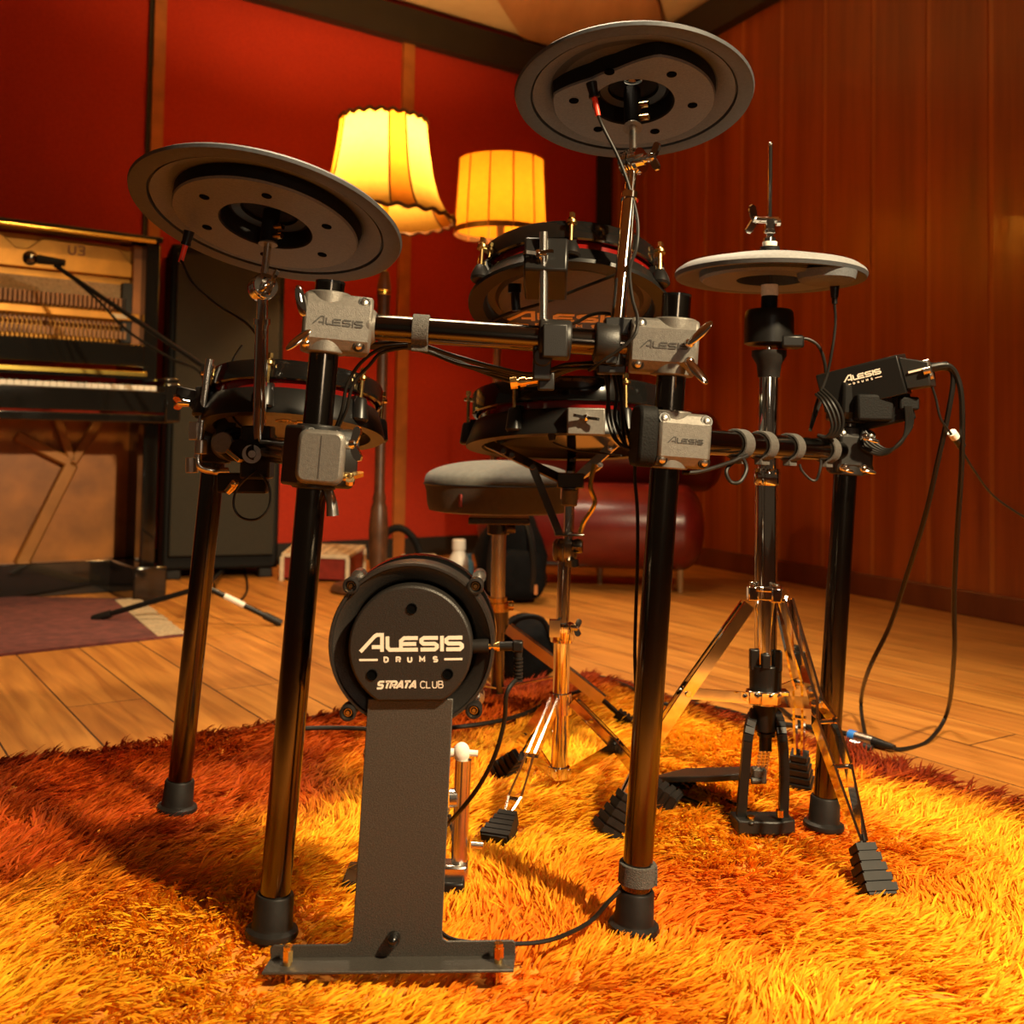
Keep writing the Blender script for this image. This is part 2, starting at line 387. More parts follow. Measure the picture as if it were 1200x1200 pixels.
m.box(p+V((.018,-.008,.0)), (.010,.006,.024)); m.build('cable_strap', 'velcro', rack, bevel=.001)

def multi_clamp(c, d, r, mat='satin_black', L=.034):
    """ring clamp round a bar with a flat lug"""
    M = frame(c, d, (0,0,1)); m = MB()
    m.lathe([(r+.0002,-L/2),(r+.0075,-L/2),(r+.009,-L/2+.003),(r+.009,L/2-.003),(r+.0075,L/2),(r+.0002,L/2)], M, 32, closed=True)
    return m
# L-rod that carries the rear tom, on the front bar
cB = bar_at('LFRF', .655); dB = bar_dir('LFRF')
m = multi_clamp(cB, dB, .0158, L=.040); m.box(cB+V((0,-.024,-.004)), (.030,.016,.040)); mc = m.build('rod_clamp', 'clamp_dark', rack, bevel=.002)
rod_x = P(637,430,1.295)
ROD = [P(637,424,1.296), P(637,272,1.296)]
m = MB(); m.cyl(ROD[0], ROD[1], .0052, n=20)
for i in range(46):
    p = ROD[0]+(ROD[1]-ROD[0])*(.02+.96*i/46); m.cyl(p, p+V((0,0,.0014)), .0056, n=16)
m.build('l_rod', 'chrome_soft', mc)
m = MB(); m.box(P(635,424,1.297), (.022,.026,.046)); m.cyl(P(636,418,1.28), P(636,418,1.30), .012, n=24); m.box(P(640,447,1.30), (.020,.014,.022)); m.build('rod_socket', 'clamp_dark', mc, bevel=.002)
m = MB(); m.cyl(P(598,449,1.30), P(634,445,1.30), .0042, n=14); m.cyl(P(598,449,1.30), P(606,448,1.30), .0075, n=8); m.cyl(P(609,448,1.30), P(616,447,1.30), .0062, n=12); m.build('clamp_bolt', 'brass_warm_chrome', mc)  # the bolt's warm reflection is given as a brass colour
# crash arm clamp on the front bar
cC = bar_at('LFRF', .805)
m = multi_clamp(cC, dB, .0158, L=.030); m.box(P(725,397,1.305), (.036,.030,.050)); m.cyl(P(722,430,1.30), P(722,398,1.30), .012, n=20); m.box(P(716,433,1.305),(.034,.024,.012)); mc2 = m.build('arm_clamp', 'clamp_dark', rack, bevel=.002)
m = MB(); m.box(P(716,409,1.285), (.014,.010,.036)); m.build('clamp_plate', 'clamp_dark', mc2, bevel=.001)
m = MB(); wing(m, P(738,410,1.285), (1,-.1,0), (0,.3,1), L=.014, w=.013); m.build('wing_screw', 'yellow_brass', mc2)  # brass colour carries the orange reflected in a chrome screw
# left wing: clamps for the tom rod and for the cymbal arm
dL = bar_dir('LFLR'); cA = bar_at('LFLR', .50); cT = bar_at('LFLR', .80)
m = multi_clamp(cA, dL, .0165, L=.045); m.box(P(302,530,1.455), (.040,.034,.072)); ca = m.build('arm_clamp', 'satin_black', rack, bevel=.003)
m = MB(); m.cyl(P(280,527,1.452), P(297,530,1.425), .0145, n=24); m.cyl(P(296,530,1.426), P(300,530,1.42), .013, .011, n=24); k_ = m.build('clamp_knob', 'matte_black', ca)
m = MB(); m.lathe([(.0125,0),(.0125,.003),(.006,.003),(.006,.001),(0,.001)], frame(P(295,532,1.42), (.25,-1,0)), 24); m.cyl(P(295,532,1.42), P(295.5,532,1.408), .005, n=12); m.build('knob_ring', 'clamp_grey', k_)
m = MB(); m.lathe([(.0,.004),(.014,.004),(.015,0),(.006,-.001),(0,-.001)], frame(P(261,519,1.47), (-.1,-1,.1)), 24); m.build('knob_ring', 'clamp_grey', ca)
m = MB(); m.bar(P(268,528,1.43), P(283,540,1.42), .010, .006); m.build('lever', 'brass_warm_chrome', ca, bevel=.001)
m = MB(); m.cyl(P(266,577,1.45), P(276,566,1.45), .0045, .0065, n=12); m.ball(P(275,567,1.448), .0062, n=12); m.build('key_bolt', 'brass_warm_chrome', ca)
m = multi_clamp(cT, dL, .0165, L=.050); m.box(P(268,508,1.60), (.030,.040,.050)); ct = m.build('rod_clamp', 'satin_black', rack, bevel=.003)
m = MB(); m.box(P(285,566,1.50), (.070,.020,.028)); m.build('rod_bracket', 'satin_black', ct, bevel=.003)
m = MB(); m.tube([P(246,421,1.53), P(243,440,1.53), P(238,480,1.53), P(234,520,1.53), P(232,538,1.53), P(236,548,1.53), P(252,552,1.535), P(266,552,1.55)], .0056, 16); m.build('l_rod', 'chrome_soft', ct)
m = MB(); m.cyl(P(236,515,1.53), P(235,532,1.53), .0085, n=20); m.box(P(228,505,1.53), (.012,.016,.026)); m.cyl(P(225,536,1.53), P(225,554,1.53), .009, n=10); m.build('rod_collar', 'steel', ct, bevel=.001)

# ---------------------------------------------------------------- tom and snare pads
def drum(name, label, M, R, H, lugs, lug0, mark=True, rim_h=.024, extra=None, group=None, under='drum_under'):
    """pad: M at the middle of the top rim, z up out of the playing head"""
    up = M.to_3x3() @ V((0,0,1)); t = thing(name, label, 'drum pad', M @ V((0,0,-H)), group)
    m = MB(); m.lathe([(R*.93,-.004),(R*.955,.001),(R*.985,.002),(R,-.002),(R*1.0,-rim_h),(R*.985,-rim_h-.002),(R*.96,-rim_h-.002),(R*.955,-.006)], M, 64, closed=True); m.build('hoop', 'gloss_black', t)
    m = MB(); m.lathe([(0,-.008),(R*.95,-.008),(R*.95,-.012),(0,-.012)], M, 64); m.build('mesh_head', 'cymbal_top', t)
    m = MB(); m.lathe([(R*.90,-rim_h+.002),(R*.935,-rim_h),(R*.935,-rim_h-.014),(R*.90,-rim_h-.014)], M, 64, closed=True); m.build('accent_band', 'red_band', t)
    m = MB(); zb = -rim_h-.013
    m.lathe([(R*.90,zb),(R*.965,zb),(R*.99,zb-.006),(R*1.06,-H+.005),(R*1.055,-H),(R*.90,-H),(R*.875,-H+.012),(R*.86,-H+.014),(R*.86,zb)], M, 64, closed=True); sh = m.build('shell', 'satin_black', t)
    m = MB(); m.lathe([(0,-H+.010),(R*.74,-H+.010),(R*.78,-H+.016),(R*.87,-H+.016),(R*.87,-H+.026),(0,-H+.026)], M, 64); bp = m.build('bottom_plate', under, t)
    if mark:
        m = MB(); MT = M @ Matrix.Translation((R*mark[0], R*mark[1], -H+.010)) @ Matrix.Rotation(PI, 4, 'X') @ Matrix.Rotation(math.radians(mark[2]), 4, 'Z')
        logo(m, MT, R*mark[3], -.001, .0008); m.build('printed_mark', 'gold_print', bp)
    for i in range(lugs):
        a = math.radians(lug0+360*i/lugs); L = M @ Matrix.Rotation(a, 4, 'Z')
        m = MB(); x = R*1.045
        m.lathe([(0,-H+.006),(.011,-H+.006),(.0135,-H+.009),(.0125,-H+.016),(.0095,-rim_h-.016),(.0075,-rim_h-.012),(0,-rim_h-.012)], L @ Matrix.Translation((x,0,0)), 20)
        m.box(L @ V((R*.985,0,(-H-rim_h)/2)), (R*.07,.014,H*.45), L.to_3x3()); lg = m.build('lug', 'satin_black', t, bevel=.0)
        m = MB(); m.cyl(L @ V((x,0,-rim_h-.013)), L @ V((x,0,.002)), .0028, n=10); m.cyl(L @ V((x,0,.001)), L @ V((x,0,.008)), .0045, n=6); m.cyl(L @ V((x,0,-.008)), L @ V((x,0,-.004)), .0075, n=16)
        m.box(L @ V((R*1.0,0,-.007)), (R*.09,.010,.005), L.to_3x3()); m.build('tension_rod', 'brass_warm_chrome', lg)
    return t, bp
# rear tom above the front bar
MTt = disc(668,317,1.52,1.5,.48)
rear_tom, bp = drum('tom_pad', 'black tom pad behind front bar, steeply tilted so its underside faces the viewer', MTt, .1345, .064, 6, 30, mark=(-.02,.34,0,1.28))
bx = P(642,316,1.325)
m = MB(); m.box(P(640,316,1.335), (.054,.082,.046), MTt.to_3x3()); blk = m.build('mount_block', 'satin_black', rear_tom, bevel=.003)
m = MB(); wing(m, P(631,301,1.300), (-.05,-1,.15), (1,0,.05), L=.018, w=.009, stem=.010); m.build('wing_screw', 'chrome', blk)
m = MB(); m.tube([P(604,335,1.40), P(604,350,1.40), P(605,364,1.40)], .006, 10); m.cyl(P(603,333,1.40), P(603,343,1.40), .009, n=12); m.build('jack_plug', 'satin_black', rear_tom)
# left tom on the left wing
MTl = disc(349,450,1.60,6,.24)
left_tom, bp = drum('tom_pad', 'black tom pad on the left wing of rack, partly hidden behind a thick black leg', MTl, .128, .076, 6, 12, mark=(.1,-.3,0,.6))
m = MB(); m.box(P(240,472,1.545), (.020,.03,.046)); m.box(P(222,466,1.56), (.036,.026,.026), Matrix.Rotation(.2,3,'Y')); m.cyl(P(226,479,1.55), P(240,468,1.55), .010, n=16); blk = m.build('mount_block', 'clamp_dark', left_tom, bevel=.002)
m = MB(); wing(m, P(222,473,1.53), (-1,-.2,.1), (.2,-.6,.4), L=.016); m.build('wing_screw', 'chrome', blk)
# snare on its stand
MTs = disc(668,464,1.78,0,.18)
snare, bp = drum('snare_pad', 'wide black snare pad lying level in the basket of a chrome stand, below the tom', MTs, .163, .088, 6, 0, mark=None, rim_h=.034, under='gloss_black')
m = MB(); m.box(P(686,494,1.60), (.056,.04,.040)); blk = m.build('mount_block', 'clamp_grey', snare, bevel=.002)
m = MB(); wing(m, P(686,490,1.580), (0,-1,.05), (1,0,-.15), L=.019, w=.007, stem=.008); m.build('wing_screw', 'chrome', blk)
m = MB(); m.tube([P(647,502,1.62), P(647,508,1.62), P(647,516,1.62)], .009, 10, r_end=.005); m.build('jack_plug', 'satin_black', snare)

# ---------------------------------------------------------------- cymbal pads and arms
def cymbal(name, label, M, R, cut, group=None, holes=6, hole0=20, jack=None):
    """cymbal pad, M at the rim plane, z up; the underside holds a dish, a raised round housing and a cup"""
    t = thing(name, label, 'cymbal pad', M.translation, group)
    m = MB(); m.lathe([(.018,.030),(R*.16,.030),(R*.24,.024),(R*.30,.020),(R*.7,.013),(R*.97,.002),(R,-.003),(R*.99,-.007),(R*.965,-.008),(R*.865,-.006),(R*.86,.000),(R*.845,.001),(.018,.026)], M, 72, closed=True); m.build('playing_surface', 'cymbal_rim', t)
    m = MB(); m.lathe([(R*.845,-.004),(R*.80,-.0015),(R*.70,.006),(R*.66,.008),(R*.3,.014),(R*.3,.018),(R*.66,.012),(R*.845,.002)], M, 72, closed=True); m.build('dish', 'cymbal_under', t)
    # housing: outline with a flat where the jack enters
    n = 96; out = []; rH = R*.69
    for i in range(n):
        a = 2*PI*i/n; r = rH
        if cut is not None:
            x = math.cos(a-math.radians(cut))
            dd = abs(((math.degrees(a)-cut+180) % 360)-180)
            if dd < 46: r = min(rH, rH*(.74+.26*min(1, (max(0, dd-12)/34))**1.4))
        out.append((r*math.cos(a), r*math.sin(a)))
    m = MB(); zt, zb, rc = .010, -.014, R*.345; n_ = n; vs = []
    for (x, y) in out: vs += [M @ V((x, y, zt)), M @ V((x*.985, y*.985, zb+.003)), M @ V((x*.97, y*.97, zb))]
    for i in range(n): a = 2*PI*i/n; vs += [M @ V((rc*math.cos(a), rc*math.sin(a), zb))]
    fs = []
    for i in range(n):
        j = (i+1) % n
        fs += [[3*i, 3*j, 3*j+1, 3*i+1], [3*i+1, 3*j+1, 3*j+2, 3*i+2], [3*i+2, 3*j+2, 3*n+j, 3*n+i]]
    for q_ in range(n):
        m.mat(1); m.add([vs[k_] for k_ in fs[3*q_]], [[0,1,2,3]]); m.mat(0)  # black wall faces: shadow round the housing put into the colour
    m.add(vs, [f for k_, f in enumerate(fs) if k_ % 3])
    m.mat(1).lathe([(rc, zb),(rc*.97,zb+.002),(rc*.92,.010),(rc*.6,.014),(rc*.3,.020),(.012,.020)], M, 48); hs = m.build('trigger_housing', ['cymbal_under', 'matte_black'], t, ang=28)
    m = MB(); m.lathe([(rc*.60,.0125),(rc*.62,.009),(rc*.80,.006),(rc*.82,.010)], M, 48); m.build('cup_ring', 'satin_black', hs)
    for i in range(holes):
        a = math.radians(hole0+360*i/holes); p = M @ V((R*.50*math.cos(a), R*.50*math.sin(a), zb))
        up = M.to_3x3() @ V((0,0,1)); m = MB(); m.lathe([(.0066,.001),(.0066,-.0005),(.0060,-.0008),(0,-.0008)], frame(p+up*-.0002, up), 18); m.build('screw_hole', 'hole_shade', hs)  # filled black disc painted as the dark of a hole
    return t, hs
pm('hole_shade', (.002,.002,.002), .9, spec=.02)  # near-black: shade inside the holes put into the colour
MCr = disc(742,110,1.42,-2.3,.54); RCr = mm(141, 1.42)
crash, hs = cymbal('cymbal_pad', 'large round grey cymbal pad raised highest of the three, tipped to show its underside', MCr, RCr, 241, hole0=8)
MRi = disc(314,255,1.42,15.6,.423); RRi = mm(161, 1.42)
ride, hs2 = cymbal('cymbal_pad', 'large round grey cymbal pad at left, slanting down to the right above the rack', MRi, RRi, None, hole0=25)
def jack(px, py, y, d, parent, sleeve):
    a = P(px, py, y); d = V(d).normalized(); m = MB(); m.cyl(a, a+d*.016, .0075, .006, 14); m.cyl(a+d*.016, a+d*.020, .007, n=14); o = m.build('cable_jack', 'satin_black', parent)
    m = MB(); m.cyl(a+d*.020, a+d*.044, .0038, .0034, 12); m.build('strain_relief', sleeve, o)
    return a+d*.044
JCr = jack(693,97,1.36,P(699,126,1.36)-P(693,97,1.36), crash, 'red_boot')
JRi = jack(222,271,1.44,P(215,300,1.44)-P(223,272,1.44), ride, 'red_boot')

def tilter(m, c, ax, r=.0165):
    """toothed hinge: two discs on a common axle"""
    ax = V(ax).normalized(); c = V(c)
    m.cyl(c-ax*.013, c-ax*.002, r, n=20); m.cyl(c+ax*.002, c+ax*.013, r, n=20); m.cyl(c-ax*.018, c+ax*.020, r*.5, n=12)
    for s in (-.002, .002, -.006, .006): m.ring(c+ax*s, ax, r, .0012, 20, 6)
def arm(label, base, hinge, cym, ax, wingdir, sleeve, rr):
    t = thing('cymbal_stand', label, 'cymbal stand', base); d = (hinge-base).normalized()
    m = MB(); m.cyl(base, base+(hinge-base)*.80, rr, n=24); m.cyl(base+(hinge-base)*.80, hinge-d*.006, rr*.82, n=24); m.cyl(base+(hinge-base)*.775, base+(hinge-base)*.81, rr*1.25, n=20); m.build('pole', 'chrome', t)
    m = MB(); tilter(m, hinge, ax); ti = m.build('tilter', 'chrome', t)
    m = MB(); wing(m, hinge+V(ax).normalized()*.018, ax, wingdir, L=.018, w=.011); m.build('wing_screw', 'chrome', ti)
    e = (cym-hinge).normalized(); L = (cym-hinge).length
    m = MB(); m.cyl(hinge+e*.008, cym+e*.022, .0052, n=16); m.build('threaded_rod', 'chrome_soft', t)
    m = MB(); m.lathe([(.0053,0),(.013,0),(.0115,.003),(.0053,.004)], frame(cym-e*(sleeve+.004), e), 24, closed=True); m.build('washer', 'clamp_grey', t)
    m = MB(); m.cyl(cym-e*sleeve, cym+e*.018, .0115, n=20); sl = m.build('sleeve', 'matte_black', t)
    for k in (.25, .75):
        q = cym-e*sleeve*k; m = MB(); m.cyl(q+V((.008,-.006,0)), q+V((.020,-.012,0)), .0042, n=10); m.build('set_screw', 'brass_warm_chrome', sl)
    m = MB(); m.lathe([(.0053,.036),(.012,.036),(.013,.044),(.008,.052),(.0053,.052)], frame(cym, e), 20, closed=True); m.build('wing_nut', 'chrome', t)
    return t
up = MCr.to_3x3() @ V((0,0,1))
arm('chrome cymbal pole rising from the front bar to the highest cymbal pad', P(722,398,1.30), P(742,190,1.37), P(743,112,1.405)+V((0,.02,0)), (.75,-.65,.05), (.2,-.1,.9), .048, .0092)
arm('chrome cymbal pole on the left wing of rack under the slanting cymbal pad', P(303,528,1.448), P(308,337,1.415), P(317,262,1.43), (.55,-.83,.1), (.3,.2,.9), .026, .0088)
# ---------------------------------------------------------------- kick pad tower
YK = 1.194
kick = thing('kick_pad', 'black kick drum pad tower on a flat T-shaped foot, white lettering on its round face', 'kick pad', G(460,1130))
kc = P(482,757,YK); kb = P(463,1112,YK)
kup = (kc-kb).normalized(); kx = V((1,.03,0)); MK = frame(kc, V((-.03,-1,0)), V((0,0,1)))       # z towards viewer
_z = (V((0,-1,0))-kup*V((0,-1,0)).dot(kup)); MK = frame(kc, _z, kup.cross(_z)); kz = MK.to_3x3() @ V((0,0,1)); kxx = MK.to_3x3() @ V((1,0,0))
kxx = MK.to_3x3() @ V((1,0,0)); sgn = 1 if kxx.x > 0 else -1
if sgn < 0: MK = frame(kc, _z, -(kup.cross(_z))); kxx = MK.to_3x3() @ V((1,0,0))
kxx = (P(492,756.9,YK)-P(482,757,YK)).normalized(); _z = V((0,-1,0)); _z = (_z-kxx*_z.dot(kxx)).normalized(); MK = Matrix.Translation(kc) @ Matrix((kxx, _z.cross(kxx), _z)).transposed().to_4x4(); kz = _z
kyy = MK.to_3x3() @ V((0,1,0))
K = lambda x, y, z: MK @ V((x, y, z))
px2 = YK/F
Rk = 97*px2
m = MB(); m.lathe([(Rk*.985,-.040),(Rk*1.0,-.036),(Rk,-.004),(Rk*.985,0),(Rk*.955,.0),(Rk*.945,-.004),(Rk*.80,-.010),(Rk*.77,-.014),(Rk*.77,-.030),(Rk*.9,-.040)], MK, 80, closed=True); hoop = m.build('hoop', 'powder_dark', kick)
m = MB(); m.lathe([(0,-.080),(Rk*.90,-.080),(Rk*.93,-.076),(Rk*.93,-.038),(0,-.036)], MK, 64); m.build('drum_shell', 'satin_black', kick)
m = MB(); m.lathe([(Rk*.93,-.096),(Rk*1.0,-.096),(Rk*1.01,-.084),(Rk*1.0,-.072),(Rk*.93,-.072)], MK, 64, closed=True); m.build('rear_hoop', 'gloss_black', kick)
# raised face with a flat foot
rF = 71.5*px2; n = 72; yflat = -61*px2; out = []
for i in range(n):
    a = 2*PI*i/n; x, y = rF*math.cos(a), rF*math.sin(a)
    if y < yflat: y = yflat
    out.append((x, y))
# drop the duplicate run on the flat
o2 = []; 
for q in out:
    if abs(q[1]-yflat) > 1e-9 or not o2 or abs(o2[-1][1]-yflat) > 1e-9 or q == out[-1]: o2.append(q)
xs = math.sqrt(rF*rF-yflat*yflat)
o2 = [q for q in out if q[1] > yflat+1e-9]
k0 = next(i for i in range(len(o2)) if o2[i][0] < 0 and o2[i][1] < 0 and (i+1 == len(o2) or o2[i+1][0] > 0))
o2 = o2[:k0+1] + [(-xs, yflat), (xs, yflat)] + o2[k0+1:]
m = MB(); m.prism(o2, MK, -.034, .012); face = m.build('face_housing', 'powder_dark', kick, bevel=.0028)
m = MB(); ML = MK @ Matrix.Translation((1*px2, 0, .0125)); k = 1/4.8*px2
MLs = MK @ Matrix.Translation((1*px2, 3*px2, .0122)); logo(m, MLs, 118*px2, -.0015, .0004)
pr = m.build('word_mark', 'white_print', face)
m = MB(); word(m, 'STRATA', -38.5*px2, -45.5*px2, 7.6*px2, 7.4*px2, 2.2*px2, MK, .0105, .0126, slant=.35, sx=.95)
for i, ch in enumerate('CLUB'): word(m, ch, (11.5+i*6.9)*px2, -45.5*px2, 7.4*px2, 0, .85*px2, MK, .0105, .0126, sx=.85)
m.build('model_mark', 'white_print', face)
for x, y in ((2, 45), (-44, -30), (43, -30)):
    m = MB(); c = K(x*px2, y*px2, .0122); m.lathe([(6.2*px2,0),(6.2*px2,.0012),(5.0*px2,.0012),(4.6*px2,.0003),(0,.0003)], frame(c, kz), 24); m.build('screw_well', 'hole_shade', face)  # shallow black disc, the well's shade painted on
for x, y in ((-70, 70), (75, 68), (-74, -76), (72, -75)):
    c = K(x*px2, y*px2, -.004); m = MB()
    m.lathe([(0,-.012),(9.5*px2,-.012),(9.8*px2,.004),(9.2*px2,.007),(7.0*px2,.0075),(6.2*px2,.006),(5.8*px2,.001),(0,.001)], frame(c, kz), 28)
    lg = m.build('lug', 'rubber', kick)
    m = MB(); m.ring(c+kz*.002, kz, 4.2*px2, .0010, 20, 6); m.cyl(c+kz*.001, c+kz*.0045, 2.6*px2, n=6); m.build('tension_bolt', 'brass_warm_chrome', lg)
    cB_ = K(x*px2*1.03, y*px2*1.03, -.085); m = MB(); m.cyl(c-kz*.03, cB_, .004, n=10); m.cyl(cB_+kz*.02, cB_-kz*.006, .008, n=14); m.build('tension_rod', 'chrome_soft', lg)
# jack in the side of the face
jx = K(70*px2, -2*px2, -.004)
m = MB(); m.cyl(jx, jx+kxx*.019, .0075, .0085, 20); js = m.build('jack_socket', 'rubber', face)
m = MB(); m.cyl(jx+kxx*.018, jx+kxx*.028, .0042, n=14); m.cyl(jx+kxx*.028, jx+kxx*.031, .0055, n=14); m.build('jack_tip', 'brass_warm_chrome', js)
# plate, flange and feet
zpl = .0035; pts = []
outl = [(431,819),(531,819),(518,1094),(519,1100),(524,1103),(601,1102),(604,1105),(604,1121),(317,1124),(316,1112),(321,1108),(405,1107),(411,1104),(413,1098)]
q = [P(x, y, YK-.0035) for x, y in outl]; n = len(q); m = MB(); m.add(q+[v+V((0,.003,0)) for v in q], [list(range(n)), list(range(2*n-1, n-1, -1))]+[[i, n+i, n+(i+1) % n, (i+1) % n] for i in range(n)])
plate = m.build('tower_plate', 'powder_grey', kick, bevel=.0010)
fl0, fl1 = P(317,1122.5,YK-.0035), P(604,1119.5,YK-.0035); t_ = V((0,.0,-.0035)); dn = V((0,-.030,-.001))
fp = [fl0+V((0,.0028,0)), fl1+V((0,.0028,0)), fl1+dn+V((-.002,0,0)), fl0+dn+V((-.003,0,0))]
m = MB(); m.add(fp+[v+t_ for v in fp], [[0,1,2,3],[7,6,5,4],[0,4,5,1],[1,5,6,2],[2,6,7,3],[3,7,4,0]]); m.build('foot_flange', 'powder_grey', plate, bevel=.0012)
for px_, py_ in ((337,1132), (584,1128)):
    c = P(px_, py_, YK-.018); m = MB(); m.cyl(V((c.x,c.y,.003)), c, .0032, n=14); m.cyl(c-V((0,0,.001)), c+V((0,0,.006)), .0046, n=14); m.cyl(c+V((0,0,.005)), c+V((0,0,.017)), .0058, n=6); m.cyl(c+V((0,0,.017)), c+V((0,0,.021)), .0050, n=14)
    m.build('spike_screw', 'brass_warm_chrome', plate)
c = P(462,1097,YK); m = MB(); m.cyl(c, c-V((0,.012,0)), .0078, .0068, 20); m.ball(c-V((0,.012,0)), .0066, n=14); m.build('plate_screw', 'gloss_black', plate)

# ---------------------------------------------------------------- kick pedal behind the tower
pc = G(500,1062); ped = thing('kick_pedal', 'chrome kick pedal mostly hidden behind the grey tower of the kick pad', 'kick pedal', V((pc.x, 1.42, 0)))
yp = 1.40
m = MB(); m.box(V((mm(-100,yp)-.02, yp+.02, .022)), (.15,.07,.016)); m.box(P(531,1040,yp-.01), (.030,.05,.030)); m.build('base_clamp', 'satin_black', ped, bevel=.003)
m = MB(); m.cyl(P(537,1030,yp), P(543,890,yp), .0105, n=24); post = m.build('post', 'chrome_soft', ped)
m = MB(); m.box(P(532,1022,yp-.005), (.036,.03,.026)); m.cyl(P(536,1034,yp), P(537,1016,yp), .0135, n=20); m.build('post_base', 'chrome_soft', post, bevel=.004)
m = MB(); m.ball(P(541,882,yp), .0122, (.9,.9,1.1), 20); m.cyl(P(523,882,yp), P(533,882,yp), .0055, n=12); m.cyl(P(548,882,yp), P(560,883,yp), .004, n=10); m.build('bearing_cap', 'felt_white', post)
m = MB(); m.cyl(P(437,1030,yp), P(440,890,yp), .0105, n=24); m.build('post', 'chrome_soft', ped)
m = MB(); m.cyl(P(440,884,yp), P(528,882,yp), .006, n=14); m.ball(P(440,884,yp), .0165, n=16); m.build('axle', 'chrome', ped)
m = MB(); m.cyl(P(484,884,yp), P(486,790,yp-.04), .0032, n=10); m.cyl(P(486,790,yp-.07), P(486,790,yp-.03), .022, n=24); m.build('beater', 'felt_white', ped)
fb = [V((mm(-112,yp)-.045, yp+.01, .07)), V((mm(-112,yp)+.045, yp+.01, .07)), V((mm(-112,yp)+.04, yp+.29, .024)), V((mm(-112,yp)-.04, yp+.29, .024))]
m = MB(); m.add(fb+[q-V((0,0,.006)) for q in fb], [[0,1,2,3],[7,6,5,4],[0,4,5,1],[1,5,6,2],[2,6,7,3],[3,7,4,0]]); m.build('footboard', 'powder_dark', ped, bevel=.002)
m = MB(); m.tube([P(526,955,yp+.03), P(531,975,yp+.02), P(536,1005,yp+.02)], .003, 8); m.tube([P(527,935,yp-.0), P(536,935,yp)], .012, 12, sub=1); m.cyl(P(552,990,yp), P(566,991,yp), .0045, n=12); m.build('spring', 'chrome_soft', ped)

# ---------------------------------------------------------------- stand legs made of two flat strips
def strip_leg(parent, pts, bt, spread, w=.014, th=.003, blen=.055, bw=.026, mat='chrome', side=None):
    """two flat strips that run along pts side by side (spread per point) into a ribbed rubber foot ending at bt"""
    pts = [V(p) for p in pts]; m = MB()
    d = (pts[-1]-pts[0]); h = V((d.x, d.y, 0)).normalized(); sd = side or V((-h.y, h.x, 0))
    for s in (1, -1):
        q = [p+sd*s*k for p, k in zip(pts, spread)]
        for i in range(len(q)-1): m.bar(q[i], q[i+1], th, w, up=sd.cross((q[i+1]-q[i]).normalized()))
    for p in pts[1:-1]: m.cyl(p+sd*.012, p-sd*.012, .0035, n=10)
    lg = m.build('leg', mat, parent)
    m = MB(); e = (V(bt)-pts[-1]).normalized(); st = V(bt)-e*blen; m.bar(pts[-1]-e*.01, st+e*.01, .007, .012, up=sd); boot(m, st, e, blen, bw, 5, up=sd); m.build('rubber_foot', 'rubber', lg)
    return lg

# ---------------------------------------------------------------- snare stand
YS = 1.83
ss = thing('snare_stand', 'chrome tripod stand in the centre holding the wide level pad in its basket', 'snare stand', G(655,925))
m = MB(); m.cyl(P(655,912,YS), P(659,735,YS), .0140, n=28); m.cyl(P(659,740,YS), P(662,648,YS), .0112, n=28); tb = m.build('tube', 'chrome', ss)
m = MB(); m.lathe([(.0142,0),(.020,0),(.021,.006),(.021,.028),(.018,.032),(.0115,.032)], frame(P(659,752,YS), (0,0,1)), 28); m.box(P(650,736,YS-.016), (.018,.016,.028)); m.build('height_clamp', 'chrome', tb)
m = MB(); wing(m, P(667,735,YS-.01), (1,-.3,0), (.2,.2,1), L=.014); m.build('wing_screw', 'chrome', tb)
m = MB(); m.lathe([(.0115,-.02),(.019,-.02),(.021,-.012),(.021,.010),(.016,.016),(.0115,.016)], frame(P(662,643,YS), (0,0,1)), 28); m.lathe([(0,-.006),(.011,-.008),(.013,0),(.011,.008),(0,.006)], frame(P(677,640,YS-.01), (1,-.2,0)), 20); m.cyl(P(671,656,YS-.02), P(672,664,YS-.02), .010, n=16); m.build('tilt_clamp', 'dark_chrome', tb)
m = MB(); m.cyl(P(657,812,YS), P(657,836,YS), .0185, n=28); up_ = m.build('leg_collar', 'chrome', ss)
m = MB(); m.cyl(P(655,898,YS), P(655,910,YS), .0185, n=28); lo_ = m.build('brace_collar', 'chrome', ss)
hub = P(657,824,YS); hb = P(655,905,YS)
for (b, k1, a0, sp) in ((G(580,990,.014), .55, P(650,822,YS-.02), (.006,.006,.010,.003)), (G(792,944,.014), .60, P(672,822,YS-.008), (.007,.007,.007,.004)), (G(585,906,.014), .55, P(643,826,YS+.01), (.006,.007,.006,.004))):
    d = b-a0; mid = a0+d*.42; mid2 = a0+d*.68+V((0,0,-.008)); end = a0+d*.84+V((0,0,-.006))
    lg = strip_leg(ss, [a0, mid, mid2, end], b, sp, w=.016, th=.0036, blen=.060, bw=.032)
    h = V((d.x, d.y, 0)).normalized(); m = MB(); s0 = hb+h*.018; m.bar(s0, mid+V((0,0,-.004)), .003, .016, up=V((-h.y,h.x,0)).cross((mid-s0).normalized())); m.cyl(s0-V((0,0,.008)), s0+V((0,0,.008)), .005, n=10); m.build('brace', 'chrome', ss)
